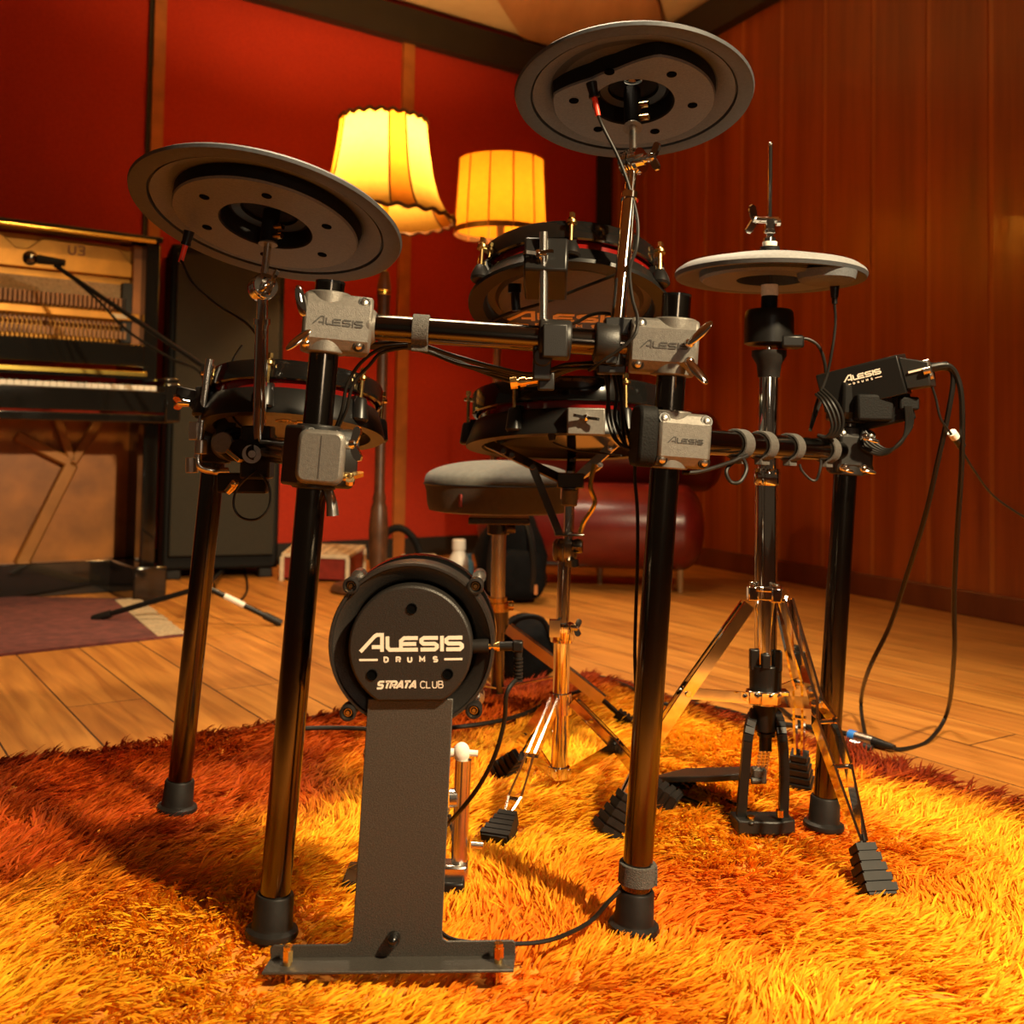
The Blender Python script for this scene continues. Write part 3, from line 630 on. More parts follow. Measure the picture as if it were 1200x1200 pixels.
# basket
bc = P(668,560,YS)
m = MB(); m.cyl(P(666,632,YS), P(668,552,YS), .0085, n=20); m.cyl(P(667,585,YS), P(668,562,YS), .016, n=24); bk = m.build('basket_screw', 'chrome', ss)
m = MB(); m.box(P(667,626,YS), (.050,.044,.004)); m.build('basket_foot', 'dark_chrome', bk, bevel=.001)
m = MB(); m.box(P(668,563,YS), (.046,.034,.026)); m.build('basket_hub', 'dark_chrome', bk, bevel=.002)
m = MB(); m.cyl(P(667,593,YS-.02), P(668,573,YS-.02), .0135, n=24); m.build('adjusting_nut', 'clamp_grey', bk, bevel=.003)
for top, mid, low, mt in ((P(560,514,YS-.04), P(624,547,YS-.02), P(655,624,YS-.015), 'dark_chrome'), (P(742,500,YS-.02), P(703,545,YS-.01), P(680,622,YS-.012), 'chrome_soft'), (P(672,505,YS+.15), P(670,540,YS+.06), P(668,622,YS+.02), 'dark_chrome')):
    base = P(668,566,YS); base = base+(mid-base)*.22
    m = MB(); m.bar(base, top, .016, .006, up=(0,-1,.4)); m.bar(base+V((0,.012,0)), mid+V((0,.012,0)), .014, .004, up=(0,-1,.4))
    for q in (mid, base, base+(top-base)*.6, base+(top-base)*.7): m.cyl(q-V((0,.007,0)), q+V((0,.007,0)), .0055, n=12)
    ar = m.build('basket_arm', mt, ss, bevel=.001)
    m = MB(); m.cyl(top-V((0,.02,0)), top+V((0,.02,0)), .010, n=16); m.build('grip', 'rubber', ar)
    m = MB()
    if mt == 'chrome_soft': m.tube([P(697,544,YS-.015), P(692,570,YS-.015), P(697,590,YS-.015), P(684,612,YS-.015), P(680,625,YS-.015)], .0042, 8)
    else: m.bar(mid, low, .013, .004, up=(0,-1,.2)); m.cyl(low-V((0,.006,0)), low+V((0,.006,0)), .006, n=12)
    m.build('basket_strut', 'yellow_brass' if mt == 'chrome_soft' else 'dark_chrome', ar)

# ---------------------------------------------------------------- hi-hat stand
YH = 1.67
hs_ = thing('hi_hat_stand', 'chrome tripod hi-hat stand with black pedal frame, right of centre on the rug edge', 'hi-hat stand', G(897,965))
m = MB(); m.cyl(P(897,800,YH), P(898,555,YH), .0172, n=30); m.cyl(P(899,560,YH), P(901,432,YH), .0150, n=30); tb = m.build('tube', 'chrome', hs_)
m = MB(); m.lathe([(.0152,.012),(.0195,.012),(.0205,.006),(.0205,-.010),(.0190,-.014),(.0172,-.014)], frame(P(899,558,YH), (0,0,1)), 28); m.build('height_collar', 'chrome', tb)
m = MB(); m.lathe([(.0125,-.030),(.017,-.030),(.019,-.010),(.027,.004),(.027,.012),(.0125,.012)], frame(P(901,420,YH), (0,0,1)), 28); m.build('sensor_seat', 'rubber', tb)
m = MB(); m.cyl(P(901,420,YH), P(903,169,YH), .0034, n=14); m.ball(P(903,169,YH), .0040, n=12); m.build('pull_rod', 'chrome', hs_)
m = MB(); m.cyl(P(899,702,YH), P(899,688,YH), .021, n=28); m.cyl(P(899,692,YH), P(899,686,YH), .0235, n=28)
for a in (-71, 191, 62):
    q = P(899,695,YH)+V((math.cos(math.radians(a)), math.sin(math.radians(a)), 0))*.024; m.box(q, (.016,.016,.022)); m.cyl(q+V((0,0,.012)), q+V((0,0,.018)), .006, n=10)
lc = m.build('leg_collar', 'chrome', hs_, bevel=.002)
m = MB(); m.cyl(P(897,808,YH), P(897,778,YH), .0245, n=28)
for i in range(6):
    a = i*PI/3+.3; q = P(897,772,YH)+V((math.cos(a), math.sin(a), 0))*.0205; m.box(q, (.013,.013,.022+.01*(i % 2)))
m.build('castle_collar', 'satin_black', hs_, bevel=.002)
m = MB(); m.cyl(P(897,824,YH), P(897,808,YH), .027, n=28); m.box(P(884,816,YH-.018), (.022,.024,.020)); m.box(P(901,818,YH-.026), (.028,.018,.020)); m.box(P(915,816,YH-.01), (.022,.024,.020))
for x in (873, 888, 903, 913): m.cyl(P(x,816,YH-.03), P(x,816,YH-.036), .0042, n=12)
bcol = m.build('brace_collar', 'chrome', hs_, bevel=.002)
for b, a0, mid, sp in ((G(1029,1052,.014), P(921,704,YH-.018), P(958,824,YH-.10), (.007,.007,.013,.004)), (G(709,977,.014), P(876,708,YH-.0), P(803,812,YH-.02), (.006,.007,.007,.005)), (G(937,921,.014), P(915,703,YH+.03), P(936,800,YH+.12), (.007,.007,.007,.005))):
    d = b-mid; m2 = mid+d*.40+V((0,0,.012)); end = mid+d*.74
    lg = strip_leg(hs_, *(([a0, mid, mid+d*.13+V((0,0,.006)), m2, end], b, (sp[0], sp[1]*.6, sp[2]*1.15, sp[2], sp[3])) if sp[2] > .01 else ([a0, mid, m2, end], b, sp)), w=.019, th=.004, blen=.066, bw=.032)
    h = V((b.x-hs_.location.x, b.y-hs_.location.y, 0)).normalized(); s0 = P(897,817,YH)+h*.026
    m = MB(); m.bar(s0, mid, .003, .017, up=V((-h.y,h.x,0)).cross((mid-s0).normalized())); m.cyl(mid+V((-h.y,h.x,0))*.010, mid-V((-h.y,h.x,0))*.010, .005, n=12); m.build('brace', 'chrome', hs_)
# pedal frame
m = MB(); m.cyl(P(897,855,YH), P(897,824,YH), .0175, n=24); m.cyl(P(897,880,YH), P(897,850,YH), .010, n=16); m.cyl(P(898,862,YH), P(898,858,YH), .014, n=16); m.build('lower_shaft', 'satin_black', hs_)
yb_ = YH-.02
for pts in ([P(893,828,YH), P(883,836,YH), P(877,860,yb_), P(873,900,yb_), P(868,962,yb_)], [P(901,828,YH), P(911,838,YH), P(916,860,yb_), P(919,900,yb_), P(918,958,yb_)]):
    q = smooth(pts, 4); m = MB()
    for i in range(len(q)-1): m.bar(q[i], q[i+1], .014, .010, up=(0,-1,0))
    m.build('frame_upright', 'satin_black', hs_, bevel=.0)
m = MB(); b0 = P(896,972,yb_); M_ = frame(V((b0.x-.002, yb_, .012)), (0,0,1), (1,.1,0)); m.prism([(-.045,-.018),(.012,-.026),(.044,-.018),(.044,.022),(-.045,.026)], M_, 0, .020); m.cyl(P(880,966,yb_-.02), P(880,962,yb_-.02), .006, n=12); bp_ = m.build('base_plate', 'clamp_dark', hs_, bevel=.003)
for x, y in ((880,964), (914,957)):
    m = MB(); c = P(x,y,yb_-.012); m.cyl(c, c+V((0,0,.010)), .0062, n=14); m.build('plate_screw', 'brass_warm_chrome', bp_)
for i in range(9):
    m = MB(); p0 = P(896-i*.6, 881+i*3.6, YH-.01); 
    for s in (-.0064, .0, .0064): m.box(p0+V((s,0,0)), (.0046,.006,.0034))
    m.build('chain_link', 'chrome_soft', hs_)
m = MB(); c = P(889,908,YH-.01); m.box(c, (.020,.022,.022)); m.cyl(P(880,915,YH-.02), P(893,915,YH-.02), .005, n=12); tcl = m.build('toe_clamp', 'powder_grey', hs_, bevel=.002)
A, B = P(889,903,1.69), P(783,905,1.84); d = (B-A).normalized(); n_ = V((0,0,1)); sx = d.cross(n_).normalized()
m = MB(); w0, w1 = .022, .044; fp = [A+sx*w0, A-sx*w0, A+(B-A)*.3-sx*w1, B-sx*w1, B+sx*w1, A+(B-A)*.3+sx*w1]
m.add(fp+[q-V((0,0,.010)) for q in fp], [[0,1,2,3,4,5],[11,10,9,8,7,6]]+[[i,(i+1)%6,6+(i+1)%6,6+i] for i in range(6)]); m.build('footboard', 'powder_dark', hs_, bevel=.002)
m = MB(); 
for s in (-.03, .03): m.cyl(B+sx*s+V((0,0,-.018)), V((b0.x+(-.03 if s < 0 else .02), yb_+.02, .018)), .003, n=8)
m.box(B+V((0,0,-.018)), (.09,.03,.012)); m.build('radius_rods', 'satin_black', hs_)
# sensor, clutch, pad on the rod
sn = thing('hi_hat_sensor', 'round black hi-hat sensor can on the chrome stand just below the flat pad', 'hi-hat sensor', P(901,408,YH))
m = MB(); M_ = frame(P(901,405,YH), (0,0,1)); m.lathe([(.0045,0),(.032,0),(.0385,.003),(.0385,.042),(.037,.052),(.034,.056),(.016,.057),(.0045,.057)], M_, 48); bd = m.build('body', 'satin_black', sn)
m = MB(); m.box(P(926,401,YH-.02), (.036,.036,.020)); m.build('jack_block', 'satin_black', bd, bevel=.004)
m = MB(); m.cyl(P(901,364,YH), P(902,346,YH), .0125, n=24); m.build('bumper', 'matte_black', sn)
m = MB(); m.cyl(P(902,347,YH), P(902,334,YH), .0132, n=24); m.build('felt', 'felt_white', sn)
MH = disc(902,320,YH,-.5,.175)
RH = mm(111, YH)
hh = thing('cymbal_pad', 'flat round hi-hat pad lying level on the rod above the black sensor', 'cymbal pad', P(902,330,YH))
m = MB(); m.lathe([(.012,.014),(.012,.024),(RH*.2,.024),(RH*.6,.019),(RH*.92,.008),(RH*.985,.001),(RH,-.004)], MH, 72); ps = m.build('playing_surface', 'cymbal_top', hh)
m = MB(); m.lathe([(RH,-.004),(RH*.985,-.010),(RH*.96,-.011),(RH*.90,-.008),(RH*.5,.010),(.012,.014)], MH, 72); m.build('underside', 'cymbal_rim', ps)  # darker than the top: shade underneath put into the colour
m = MB(); m.lathe([(.014,.010),(RH*.34,.010),(RH*.345,-.012),(RH*.70,-.014),(RH*.735,-.010),(RH*.74,.006)], MH, 64); hg = m.build('trigger_housing', 'cymbal_under', hh)
m = MB(); q = MH @ V((RH*.56,-RH*.42,-.014)); m.lathe([(0,-.012),(RH*.24,-.012),(RH*.28,-.008),(RH*.30,.004),(0,.004)], frame(q, MH.to_3x3() @ V((0,0,1))), 32); m.build('jack_bulge', 'cymbal_under', hg)
m = MB(); m.cyl(P(978,334,YH-.04), P(978,349,YH-.04), .0075, .0055, 14); m.cyl(P(978,349,YH-.04), P(978,356,YH-.04), .0042, n=12); m.build('cable_jack', 'satin_black', hh)
cl = thing('hi_hat_clutch', 'chrome clutch with wing screw gripping the thin rod above the flat hi-hat pad', 'clutch', P(902,296,YH))
m = MB(); M_ = frame(P(902,297,YH), (0,0,1)); m.lathe([(.0036,0),(.0150,0),(.0158,.004),(.0150,.010),(.0036,.010)], M_, 28, closed=True); m.build('lower_felt', 'matte_black', cl)
m = MB(); m.lathe([(.0036,.010),(.0110,.010),(.0115,.018),(.0036,.018)], M_, 24, closed=True); m.build('washer', 'felt_white', cl)
m = MB(); m.lathe([(.0036,.018),(.010,.018),(.0105,.024),(.0065,.026),(.0065,.031),(.0095,.032),(.0095,.037),(.0080,.038),(.0080,.054),(.0036,.056)], M_, 24, closed=True); m.build('body', 'chrome', cl)
m = MB(); cc = P(900,258,YH); m.cyl(cc-V((.022,0,0)), cc+V((.016,0,.0)), .0055, n=16); wing(m, cc-V((.010,0,0)), (-1,-.3,.0), (.1,-.3,1), L=.022, w=.013); m.cyl(cc+V((.012,-.004,-.004)), cc+V((.018,-.004,-.004)), .0062, n=12); m.build('wing_screw', 'chrome', cl)

# ---------------------------------------------------------------- sound module
YM = 1.62
mod = thing('drum_module', 'black sound module box with white lettering, perched on the right rear post of rack', 'drum module', P(1020,470,YM))
tl, tr = P(954,440,YM+.03), P(1052,415,YM-.03); blp, brp = P(957,478,YM+.03), P(1066,463,YM-.03)
ex = (tr-tl).normalized(); ey = (tl-blp); ey = (ey-ex*ey.dot(ex)).normalized(); ez = ex.cross(ey)          # ez towards viewer
if ez.y > 0: ez = -ez
W_ = (tr-tl).length*.97; H_ = .060; D_ = .095
C_ = (tl+tr)/2
MM = Matrix.Translation(C_) @ Matrix((ex, ey, ez)).transposed().to_4x4()
m = MB(); yz = [( -H_, .0),(-.002, .0),(0,-.002),(.006,-D_),(-H_*.55,-D_),(-H_,-D_*.55)]
m.prism(yz, MM @ Matrix(((0,0,1,0),(1,0,0,0),(0,1,0,0),(0,0,0,1))), -W_/2, W_/2); bd = m.build('case', 'satin_black', mod, bevel=.003)
m = MB(); logo(m, MM @ Matrix.Translation((W_*.045,-.019,.0005)), .056, -.001, .0006); m.build('word_mark', 'white_print', bd)
m = MB(); m.prism([(W_/2,-H_*.9),(W_/2+.034,-H_*.95),(W_/2+.040,-H_*.35),(W_/2,-.004)], MM, -D_*.8, -.010); sp_ = m.build('side_panel', 'clamp_dark', mod, bevel=.002)
for dy, dz in ((-.010,-.03),(-.022,-.02),(-.03,-.035)):
    m = MB(); q = MM @ V((W_/2+.03, dy-.012, dz+.012)); m.cyl(q, q+ex*.010, .0055, n=14); m.build('socket', 'steel', sp_)
m = MB(); m.box(MM @ V((W_/2+.022,-.030,-.008)), (.026,.003,.003), MM.to_3x3()); m.build('side_print', 'white_print', sp_)
m = MB(); q = MM @ V((.01,-H_-.014,-.035)); m.box(q, (.10,.05,.026), MM.to_3x3()); m.box(P(1020,478,YM+.01), (.055,.05,.04)); m.build('mount_bracket', 'matte_black', mod, bevel=.004)
m = MB(); m.box(P(1062,473,YM), (.03,.03,.02)); m.build('cable_socket', 'matte_black', mod, bevel=.003)

# ---------------------------------------------------------------- throne
YT = 2.32
thr = thing('drum_throne', 'round black drum stool with padded velvety top, behind the centre chrome stand', 'stool', G(583,838))
M_ = frame(P(585,602,YT), (0,0,1)); Rs = mm(88, YT)
m = MB(); m.lathe([(0,.004),(Rs*.80,.004),(Rs*.93,.008),(Rs*.955,.02),(Rs*.97,.045),(Rs*.995,.062)], M_, 64); m.build('seat_side', 'seat_side', thr)
m = MB(); m.lathe([(Rs*.995,.062),(Rs*1.0,.068),(Rs*.995,.074)]+[(Rs*.99*math.cos(k*PI/28), .076+.040*math.sin(k*PI/28)) for k in range(1, 14)]+[(0,.116)], M_, 64); tp = m.build('seat_top', 'seat_top', thr)
m = MB(); m.ring(M_ @ V((0,0,.064)), (0,0,1), Rs*.997, .0025, 64, 6); m.build('piping', 'satin_black', tp)
m = MB(); q = M_ @ V((-Rs*.93,-Rs*.24,.034)); m.box(q, (.004,.034,.026), Matrix.Rotation(.25,3,'Z')); m.build('side_tag', 'red_box', thr)
m = MB(); m.box(P(585,609,YT), (.13,.11,.014)); m.cyl(P(584,626,YT), P(584,612,YT), .024, n=24); m.cyl(P(594,620,YT-.03), P(604,620,YT-.03), .009, n=14); m.build('seat_bracket', 'dark_chrome', thr, bevel=.002)
m = MB(); m.cyl(P(583,715,YT), P(585,622,YT), .0155, n=24); m.build('post', 'chrome_soft', thr)
m = MB(); m.cyl(P(583,716,YT), P(583,706,YT), .026, n=24); m.cyl(P(583,708,YT), P(583,700,YT), .020, n=24); m.cyl(P(596,710,YT-.02), P(602,710,YT-.02), .010, n=12); m.build('memory_lock', 'brass_warm_chrome', thr)
m = MB(); m.cyl(P(583,740,YT), P(583,716,YT), .024, n=24); m.cyl(P(583,812,YT), P(583,738,YT), .0145, n=20); cb = m.build('lower_tube', 'dark_chrome', thr)
hb = P(583,735,YT)
for a in (-18, 118, 232):
    h = V((math.cos(math.radians(a)), math.sin(math.radians(a)), 0)); b = V((hb.x, hb.y, .012))+h*.30
    strip_leg(thr, [hb+h*.024, hb+h*.16+V((0,0,-.085)), hb+h*.235+V((0,0,-.135))], b, (.008,.008,.006), w=.022, blen=.045, bw=.026, mat='chrome_soft')
    s0 = P(583,805,YT)+h*.012; m = MB(); m.bar(s0, hb+h*.16+V((0,0,-.087)), .003, .014, up=V((-h.y,h.x,0))); m.build('brace', 'chrome_soft', thr)
# ---------------------------------------------------------------- the room
RA, RB = G(800,658), G(1176,728); rdir = (RB-RA).normalized()
def meet(px, py, p, d):                         # where the view ray meets the upright plane through p along d
    n = V((d.y, -d.x, 0)); r = ray(px, py); return CAM + r*((p-CAM).dot(n)/r.dot(n))
def plan(v): return V((v.x, v.y, 0))
CORNER = plan(meet(708, 400, RA, rdir)); ldir = V((-.81,-.587,0)).normalized()
rn = V((-rdir.y, rdir.x, 0)); rn = rn if rn.y < 0 else -rn; rn = rn if rn.dot(CAM-RA) > 0 else -rn
ln = V((-ldir.y, ldir.x, 0)); ln = ln if ln.dot(CAM-CORNER) > 0 else -ln
HB = meet(608, 88, CORNER, ldir).z; HC = HB+.22
Z = V((0,0,1))

def wood_floor():
    m = bpy.data.materials.new('floor_boards'); m.use_nodes = True; nt = m.node_tree; b = nt.nodes['Principled BSDF']; N = nt.nodes.new; L = nt.links.new
    tc = N('ShaderNodeTexCoord'); mp = N('ShaderNodeMapping'); mp.vector_type = 'POINT'
    th = math.atan2(-.83, .55); mp.inputs['Rotation'].default_value = (0, 0, -th); L(tc.outputs['Object'], mp.inputs['Vector'])
    br = N('ShaderNodeTexBrick'); br.inputs['Scale'].default_value = 1; br.inputs['Brick Width'].default_value = 1.9; br.inputs['Row Height'].default_value = .165
    br.inputs['Mortar Size'].default_value = .0022; br.inputs['Mortar Smooth'].default_value = .2; br.inputs['Bias'].default_value = 0; br.offset = .37
    br.inputs['Color1'].default_value = (.40,.158,.026,1); br.inputs['Color2'].default_value = (.50,.218,.038,1); br.inputs['Mortar'].default_value = (.05,.018,.005,1)
    L(mp.outputs['Vector'], br.inputs['Vector'])
    m2 = N('ShaderNodeMapping'); m2.inputs['Scale'].default_value = (1.6, 22, 1); L(mp.outputs['Vector'], m2.inputs['Vector'])
    nz = N('ShaderNodeTexNoise'); nz.inputs['Scale'].default_value = 1.3; nz.inputs['Detail'].default_value = 7; nz.inputs['Distortion'].default_value = .8; L(m2.outputs['Vector'], nz.inputs['Vector'])
    rp = N('ShaderNodeValToRGB'); rp.color_ramp.elements[0].position = .32; rp.color_ramp.elements[0].color = (.62,.50,.40,1); rp.color_ramp.elements[1].position = .66; rp.color_ramp.elements[1].color = (1.08,1.04,1.0,1); L(nz.outputs['Fac'], rp.inputs['Fac'])
    mx = N('ShaderNodeMix'); mx.data_type = 'RGBA'; mx.blend_type = 'MULTIPLY'; mx.inputs['Factor'].default_value = 1; L(br.outputs['Color'], mx.inputs['A']); L(rp.outputs['Color'], mx.inputs['B']); L(mx.outputs['Result'], b.inputs['Base Color'])
    n3 = N('ShaderNodeTexNoise'); n3.inputs['Scale'].default_value = 3; L(tc.outputs['Object'], n3.inputs['Vector']); r3 = N('ShaderNodeMapRange'); r3.inputs['To Min'].default_value = .34; r3.inputs['To Max'].default_value = .58; L(n3.outputs['Fac'], r3.inputs['Value']); L(r3.outputs['Result'], b.inputs['Roughness'])
    bp = N('ShaderNodeBump'); bp.inputs['Strength'].default_value = .25; bp.inputs['Distance'].default_value = .004; L(br.outputs['Fac'], bp.inputs['Height']); bp.invert = True; L(bp.outputs['Normal'], b.inputs['Normal'])
    MATS['floor_boards'] = m
def grain(name, c0, c1, sc, rough=.4, coat=0):
    m = bpy.data.materials.new(name); m.use_nodes = True; nt = m.node_tree; b = nt.nodes['Principled BSDF']; N = nt.nodes.new; L = nt.links.new
    tc = N('ShaderNodeTexCoord'); mp = N('ShaderNodeMapping'); mp.inputs['Scale'].default_value = sc; L(tc.outputs['Object'], mp.inputs['Vector'])
    nz = N('ShaderNodeTexNoise'); nz.inputs['Scale'].default_value = 1; nz.inputs['Detail'].default_value = 8; nz.inputs['Roughness'].default_value = .62; L(mp.outputs['Vector'], nz.inputs['Vector'])
    rp = N('ShaderNodeValToRGB'); rp.color_ramp.elements[0].position = .30; rp.color_ramp.elements[0].color = (*c0,1); rp.color_ramp.elements[1].position = .72; rp.color_ramp.elements[1].color = (*c1,1)
    L(nz.outputs['Fac'], rp.inputs['Fac']); L(rp.outputs['Color'], b.inputs['Base Color']); b.inputs['Roughness'].default_value = rough; b.inputs['Coat Weight'].default_value = coat
    MATS[name] = m
wood_floor()
grain('wall_veneer', (.18,.034,.0055), (.41,.098,.013), (9, 9, .55), .36, .15)
grain('veneer_lit_edge', (.34,.10,.016), (.48,.15,.024), (9, 9, .55), .32, .2)  # lit copy of the veneer for the groove bevels
grain('red_fabric', (.34,.017,.003), (.45,.028,.005), (90, 90, 90), .9)
grain('ceiling_wood', (.30,.13,.05), (.44,.21,.09), (6, 1.0, 6), .5)
grain('ceiling_pale', (.50,.34,.18), (.62,.44,.25), (3, 3, 3), .8)
grain('persian', (.055,.013,.013), (.16,.040,.034), (26, 26, 26), .95)
grain('veneer_base', (.10,.022,.006), (.17,.045,.010), (9, 9, 2), .4)

m = MB(); m.box((0,3,-.02), (12,12,.04)); m.build('floor', 'floor_boards', kind='structure')
# left wall: stretched red cloth
def wall_quad(p, d, n, u0, u1, z0, z1, t=.06):
    a, b = p+d*u0, p+d*u1; m = MB(); q = [a+Z*z0, b+Z*z0, b+Z*z1, a+Z*z1]; bk = [v-n*t for v in q]
    return m.add(q+bk, [[0,1,2,3],[7,6,5,4],[0,4,5,1],[1,5,6,2],[2,6,7,3],[3,7,4,0]])
wall_quad(CORNER, ldir, ln, -.05, 6.5, 0, HC, .08).build('wall_left', 'red_fabric', kind='structure')
def u_of(px, p, d, py=300): return (meet(px, py, p, d)-p).dot(d)
n_tr = 0
def trim(m, mat, parent=None):
    global n_tr; n_tr += 1; return m.build('trim_%d' % n_tr, mat, kind='structure')
for px0, px1, mt, dep in ((169,174,'trim_black',.012), (174,188,'trim_wood',.022), (468,481,'trim_wood',.022)):
    py = 200; u0, u1 = u_of(px0, CORNER, ldir, py), u_of(px1, CORNER, ldir, py)
    m = MB(); c = CORNER+ldir*((u0+u1)/2)+ln*dep/2+Z*(HB/2); m.box(c, (abs(u1-u0), dep, HB), Matrix((ldir, ln, Z)).transposed()); trim(m, mt)
# right wall: veneered boards, the light caught by bevelled edges put into a paler veneer
u965, u1160 = u_of(965, CORNER, rdir), u_of(1160, CORNER, rdir); per = (u1160-u965)/3; off = u965 % per
m = MB(); u = off-per; e = .022
while u < 4.6:
    a, b = max(-.05, u), u+per
    if b > 0:
        q = lambda uu, dd: (CORNER+rdir*uu+rn*dd)
        pr = [(a,.0035),(a+.004,.005),(a+e,.006),(b-.004,.006),(b,.0035)]
        for i in range(4):
            m.mat(1 if i < 2 else 0)
            p0, p1 = q(*pr[i]), q(*pr[i+1]); m.add([p0, p1, p1+Z*HC, p0+Z*HC], [[0,1,2,3]])
    u += per
m.mat(0); p0, p1 = CORNER-rdir*.05-rn*.04, CORNER+rdir*4.7-rn*.04; m.add([p0, p1, p1+Z*HC, p0+Z*HC], [[3,2,1,0]])
m.build('wall_right', ['wall_veneer', 'veneer_lit_edge'], kind='structure', fix=False, ang=10)
m = MB(); c = CORNER+rdir*2.3+rn*.016+Z*.045; m.box(c, (4.7,.026,.09), Matrix((rdir, rn, Z)).transposed()); m.build('baseboard_right', 'veneer_base', kind='structure', bevel=.004)
m = MB(); c = CORNER+ldir*3.2+ln*.010+Z*.05; m.box(c, (6.4,.02,.10), Matrix((ldir, ln, Z)).transposed()); m.build('baseboard_left', 'trim_black', kind='structure')
# dark beams under the ceiling and the post in the corner
for d, n, L_ in ((ldir, ln, 6.4), (rdir, rn, 4.6)):
    m = MB(); c = CORNER+d*(L_/2-.03)+n*.035+Z*(HB+.085); m.box(c, (L_,.07,.17), Matrix((d, n, Z)).transposed()); trim(m, 'trim_black')
m = MB(); c = CORNER+(ln+rn).normalized()*.05+Z*(HB/2); m.box(c, (.085,.085,HB), Matrix(((ldir-rdir).normalized(), (ln+rn).normalized(), Z)).transposed()); trim(m, 'matte_black')
m = MB(); m.box((0,2.2,HC+.02), (12,11,.04)); m.build('ceiling', 'ceiling_pale', kind='structure')
m = MB(); c = CORNER+(ln+rn).normalized()*.62+Z*(HC-.012); m.box(c, (.80,1.5,.024), Matrix(((ldir-rdir).normalized(), (ln+rn).normalized(), Z)).transposed()); trim(m, 'ceiling_wood')

# ---------------------------------------------------------------- upright piano with its panels off
p1 = V((P(210,470,3.95).x, 3.95, 0)); XR = V((.81,.587,0)).normalized(); YB = V((-.587,.81,0)).normalized()
MP = Matrix.Translation(p1) @ Matrix((XR, YB, Z)).transposed().to_4x4(); RP = MP.to_3x3(); MPi = MP.inverted()
pl = lambda x, y, z: MP @ V((x, y, z))
def pz(px, py, yy):                              # local x, z where the photo's pixel meets the piano plane y = yy
    q = MPi @ meet(px, py, pl(0, yy, 0), XR); return q.x, q.z
piano = thing('upright_piano', 'glossy black upright piano at the far left with its panels off, golden works showing', 'piano', p1)
def pb(x0, x1, y0, y1, z0, z1, m=None):
    m = m or MB(); return m.box(pl((x0+x1)/2, (y0+y1)/2, (z0+z1)/2), (x1-x0, y1-y0, z1-z0), RP)
LX = -1.50
zt = pz(178,279,.26)[1]
pb(-.055,0,.27,.64,.0,zt-.02).build('side_panel', 'piano_black', piano, bevel=.004)
pb(LX,LX+.055,.27,.64,.0,zt-.02).build('side_panel', 'piano_black', piano, bevel=.004)
zk = pz(150,452,.03)[1]; zkb = pz(150,489,.0)[1]
for x in (-.055, LX):
    m = pb(x,x+.055,.0,.27,zkb-.01,zk+.035); m.box(pl(x+.0275,.0,(zkb+zk)/2), (.06,.03,zk-zkb+.03), RP); m.build('key_block', 'piano_black', piano, bevel=.008)
    pb(x-.055 if x > -1 else x+.05, x if x > -1 else x+.105, .05,.12,.12,zkb-.02).build('leg', 'piano_black', piano, bevel=.006)
    pb(x-.09 if x > -1 else x, x+.03 if x > -1 else x+.12, .0,.40,.0,.125).build('toe_block', 'piano_black', piano, bevel=.006)
m = pb(LX,0.0,.24,.66,zt-.018,zt+.004); m.build('lid', 'piano_black', piano, bevel=.004)
m = MB(); m.cyl(pl(LX+.02,.245,zt-.016), pl(-.03,.245,zt-.016), .008, n=12); m.build('lid_glint', 'yellow_brass', piano)  # gold highlight on the lid's front edge, put in as a brass rod
z1, z2 = zt-.025, pz(120,322,.34)[1]
pb(LX+.055,-.055,.38,.40,z2-.30,z1).build('back_frame', 'piano_gold', piano)
xo = [(LX+.06,z2),(-.085,z2),(-.085,z1-.075),(-.14,z1-.015),(-.42,z1-.012),(-.47,z1-.055),(-.51,z1-.055),(-.56,z1-.012),(LX+.06,z1-.01)]
m = MB(); MPp = MP @ Matrix(((1,0,0,0),(0,0,-1,0),(0,1,0,0),(0,0,0,1)))   # x right, y up, z to the front
m.prism(xo, MPp, -.375, -.35); pp = m.build('iron_plate', 'piano_gold', piano, bevel=.004)
x3, z3 = pz(81,297,.345); m = MB(); word(m, 'U', x3, z3, .032, 0, .007, MPp, -.351, -.3485, sx=.9); word(m, '3', x3+.033, z3, .032, 0, .007, MPp, -.351, -.3485, sx=.9); m.build('model_mark', 'hammer_wood', pp)
pb(-.085,-.055,.33,.40,z2-.30,z1).build('frame_post', 'piano_wood', piano)
za, zb = pz(120,365,.33)[1], pz(120,374,.33)[1]
pb(LX+.06,-.06,.315,.34,zb,za).build('hammer_rail', 'piano_gold', piano, bevel=.003)
pb(-.17,-.11,.312,.316,zb+.006,za-.006).build('rail_label', 'cream', piano)
zf = pz(120,345,.36)[1]
m = pb(LX+.06,-.10,.36,.375,zf-.05,zf+.045); m.build('felt_strip', 'felt_grey', piano)
z5, z6 = pz(120,378,.33)[1], pz(120,397,.33)[1]
ham = None
for i in range(50):                              # one hammer and its lever for each note in view
    x = -.115-.0165*i
    if 28 <= i <= 29: continue
    if ham is None:
        m = MB(); m.box(pl(x,.345,za+.035), (.0095,.03,.045), RP); m.box(pl(x,.33,z5-.004), (.010,.014,.012), RP); m.box(pl(x,.325,(z5+z6)/2-.014), (.0105,.018,.030), RP); m.cyl(pl(x,.34,z6), pl(x,.345,za+.02), .0024, n=6)
        ham = m.build('hammer', 'hammer_wood', piano); ham0 = ham.location.copy(); hx = x
    else:
        c = ham.copy(); COL.objects.link(c); c.parent = piano; c.location = ham0+XR*(x-hx); ORG[c] = ORG[ham]+XR*(x-hx)
for x, yy in ((-.60,.31), (-.105,.33)):
    pb(x-.02,x+.02,yy,yy+.03,z6-.01,za+.12 if x > -.2 else zf+.05).build('action_bracket', 'trim_black', piano, bevel=.003)
z7, z8 = pz(120,401,.27)[1], pz(120,428,.27)[1]
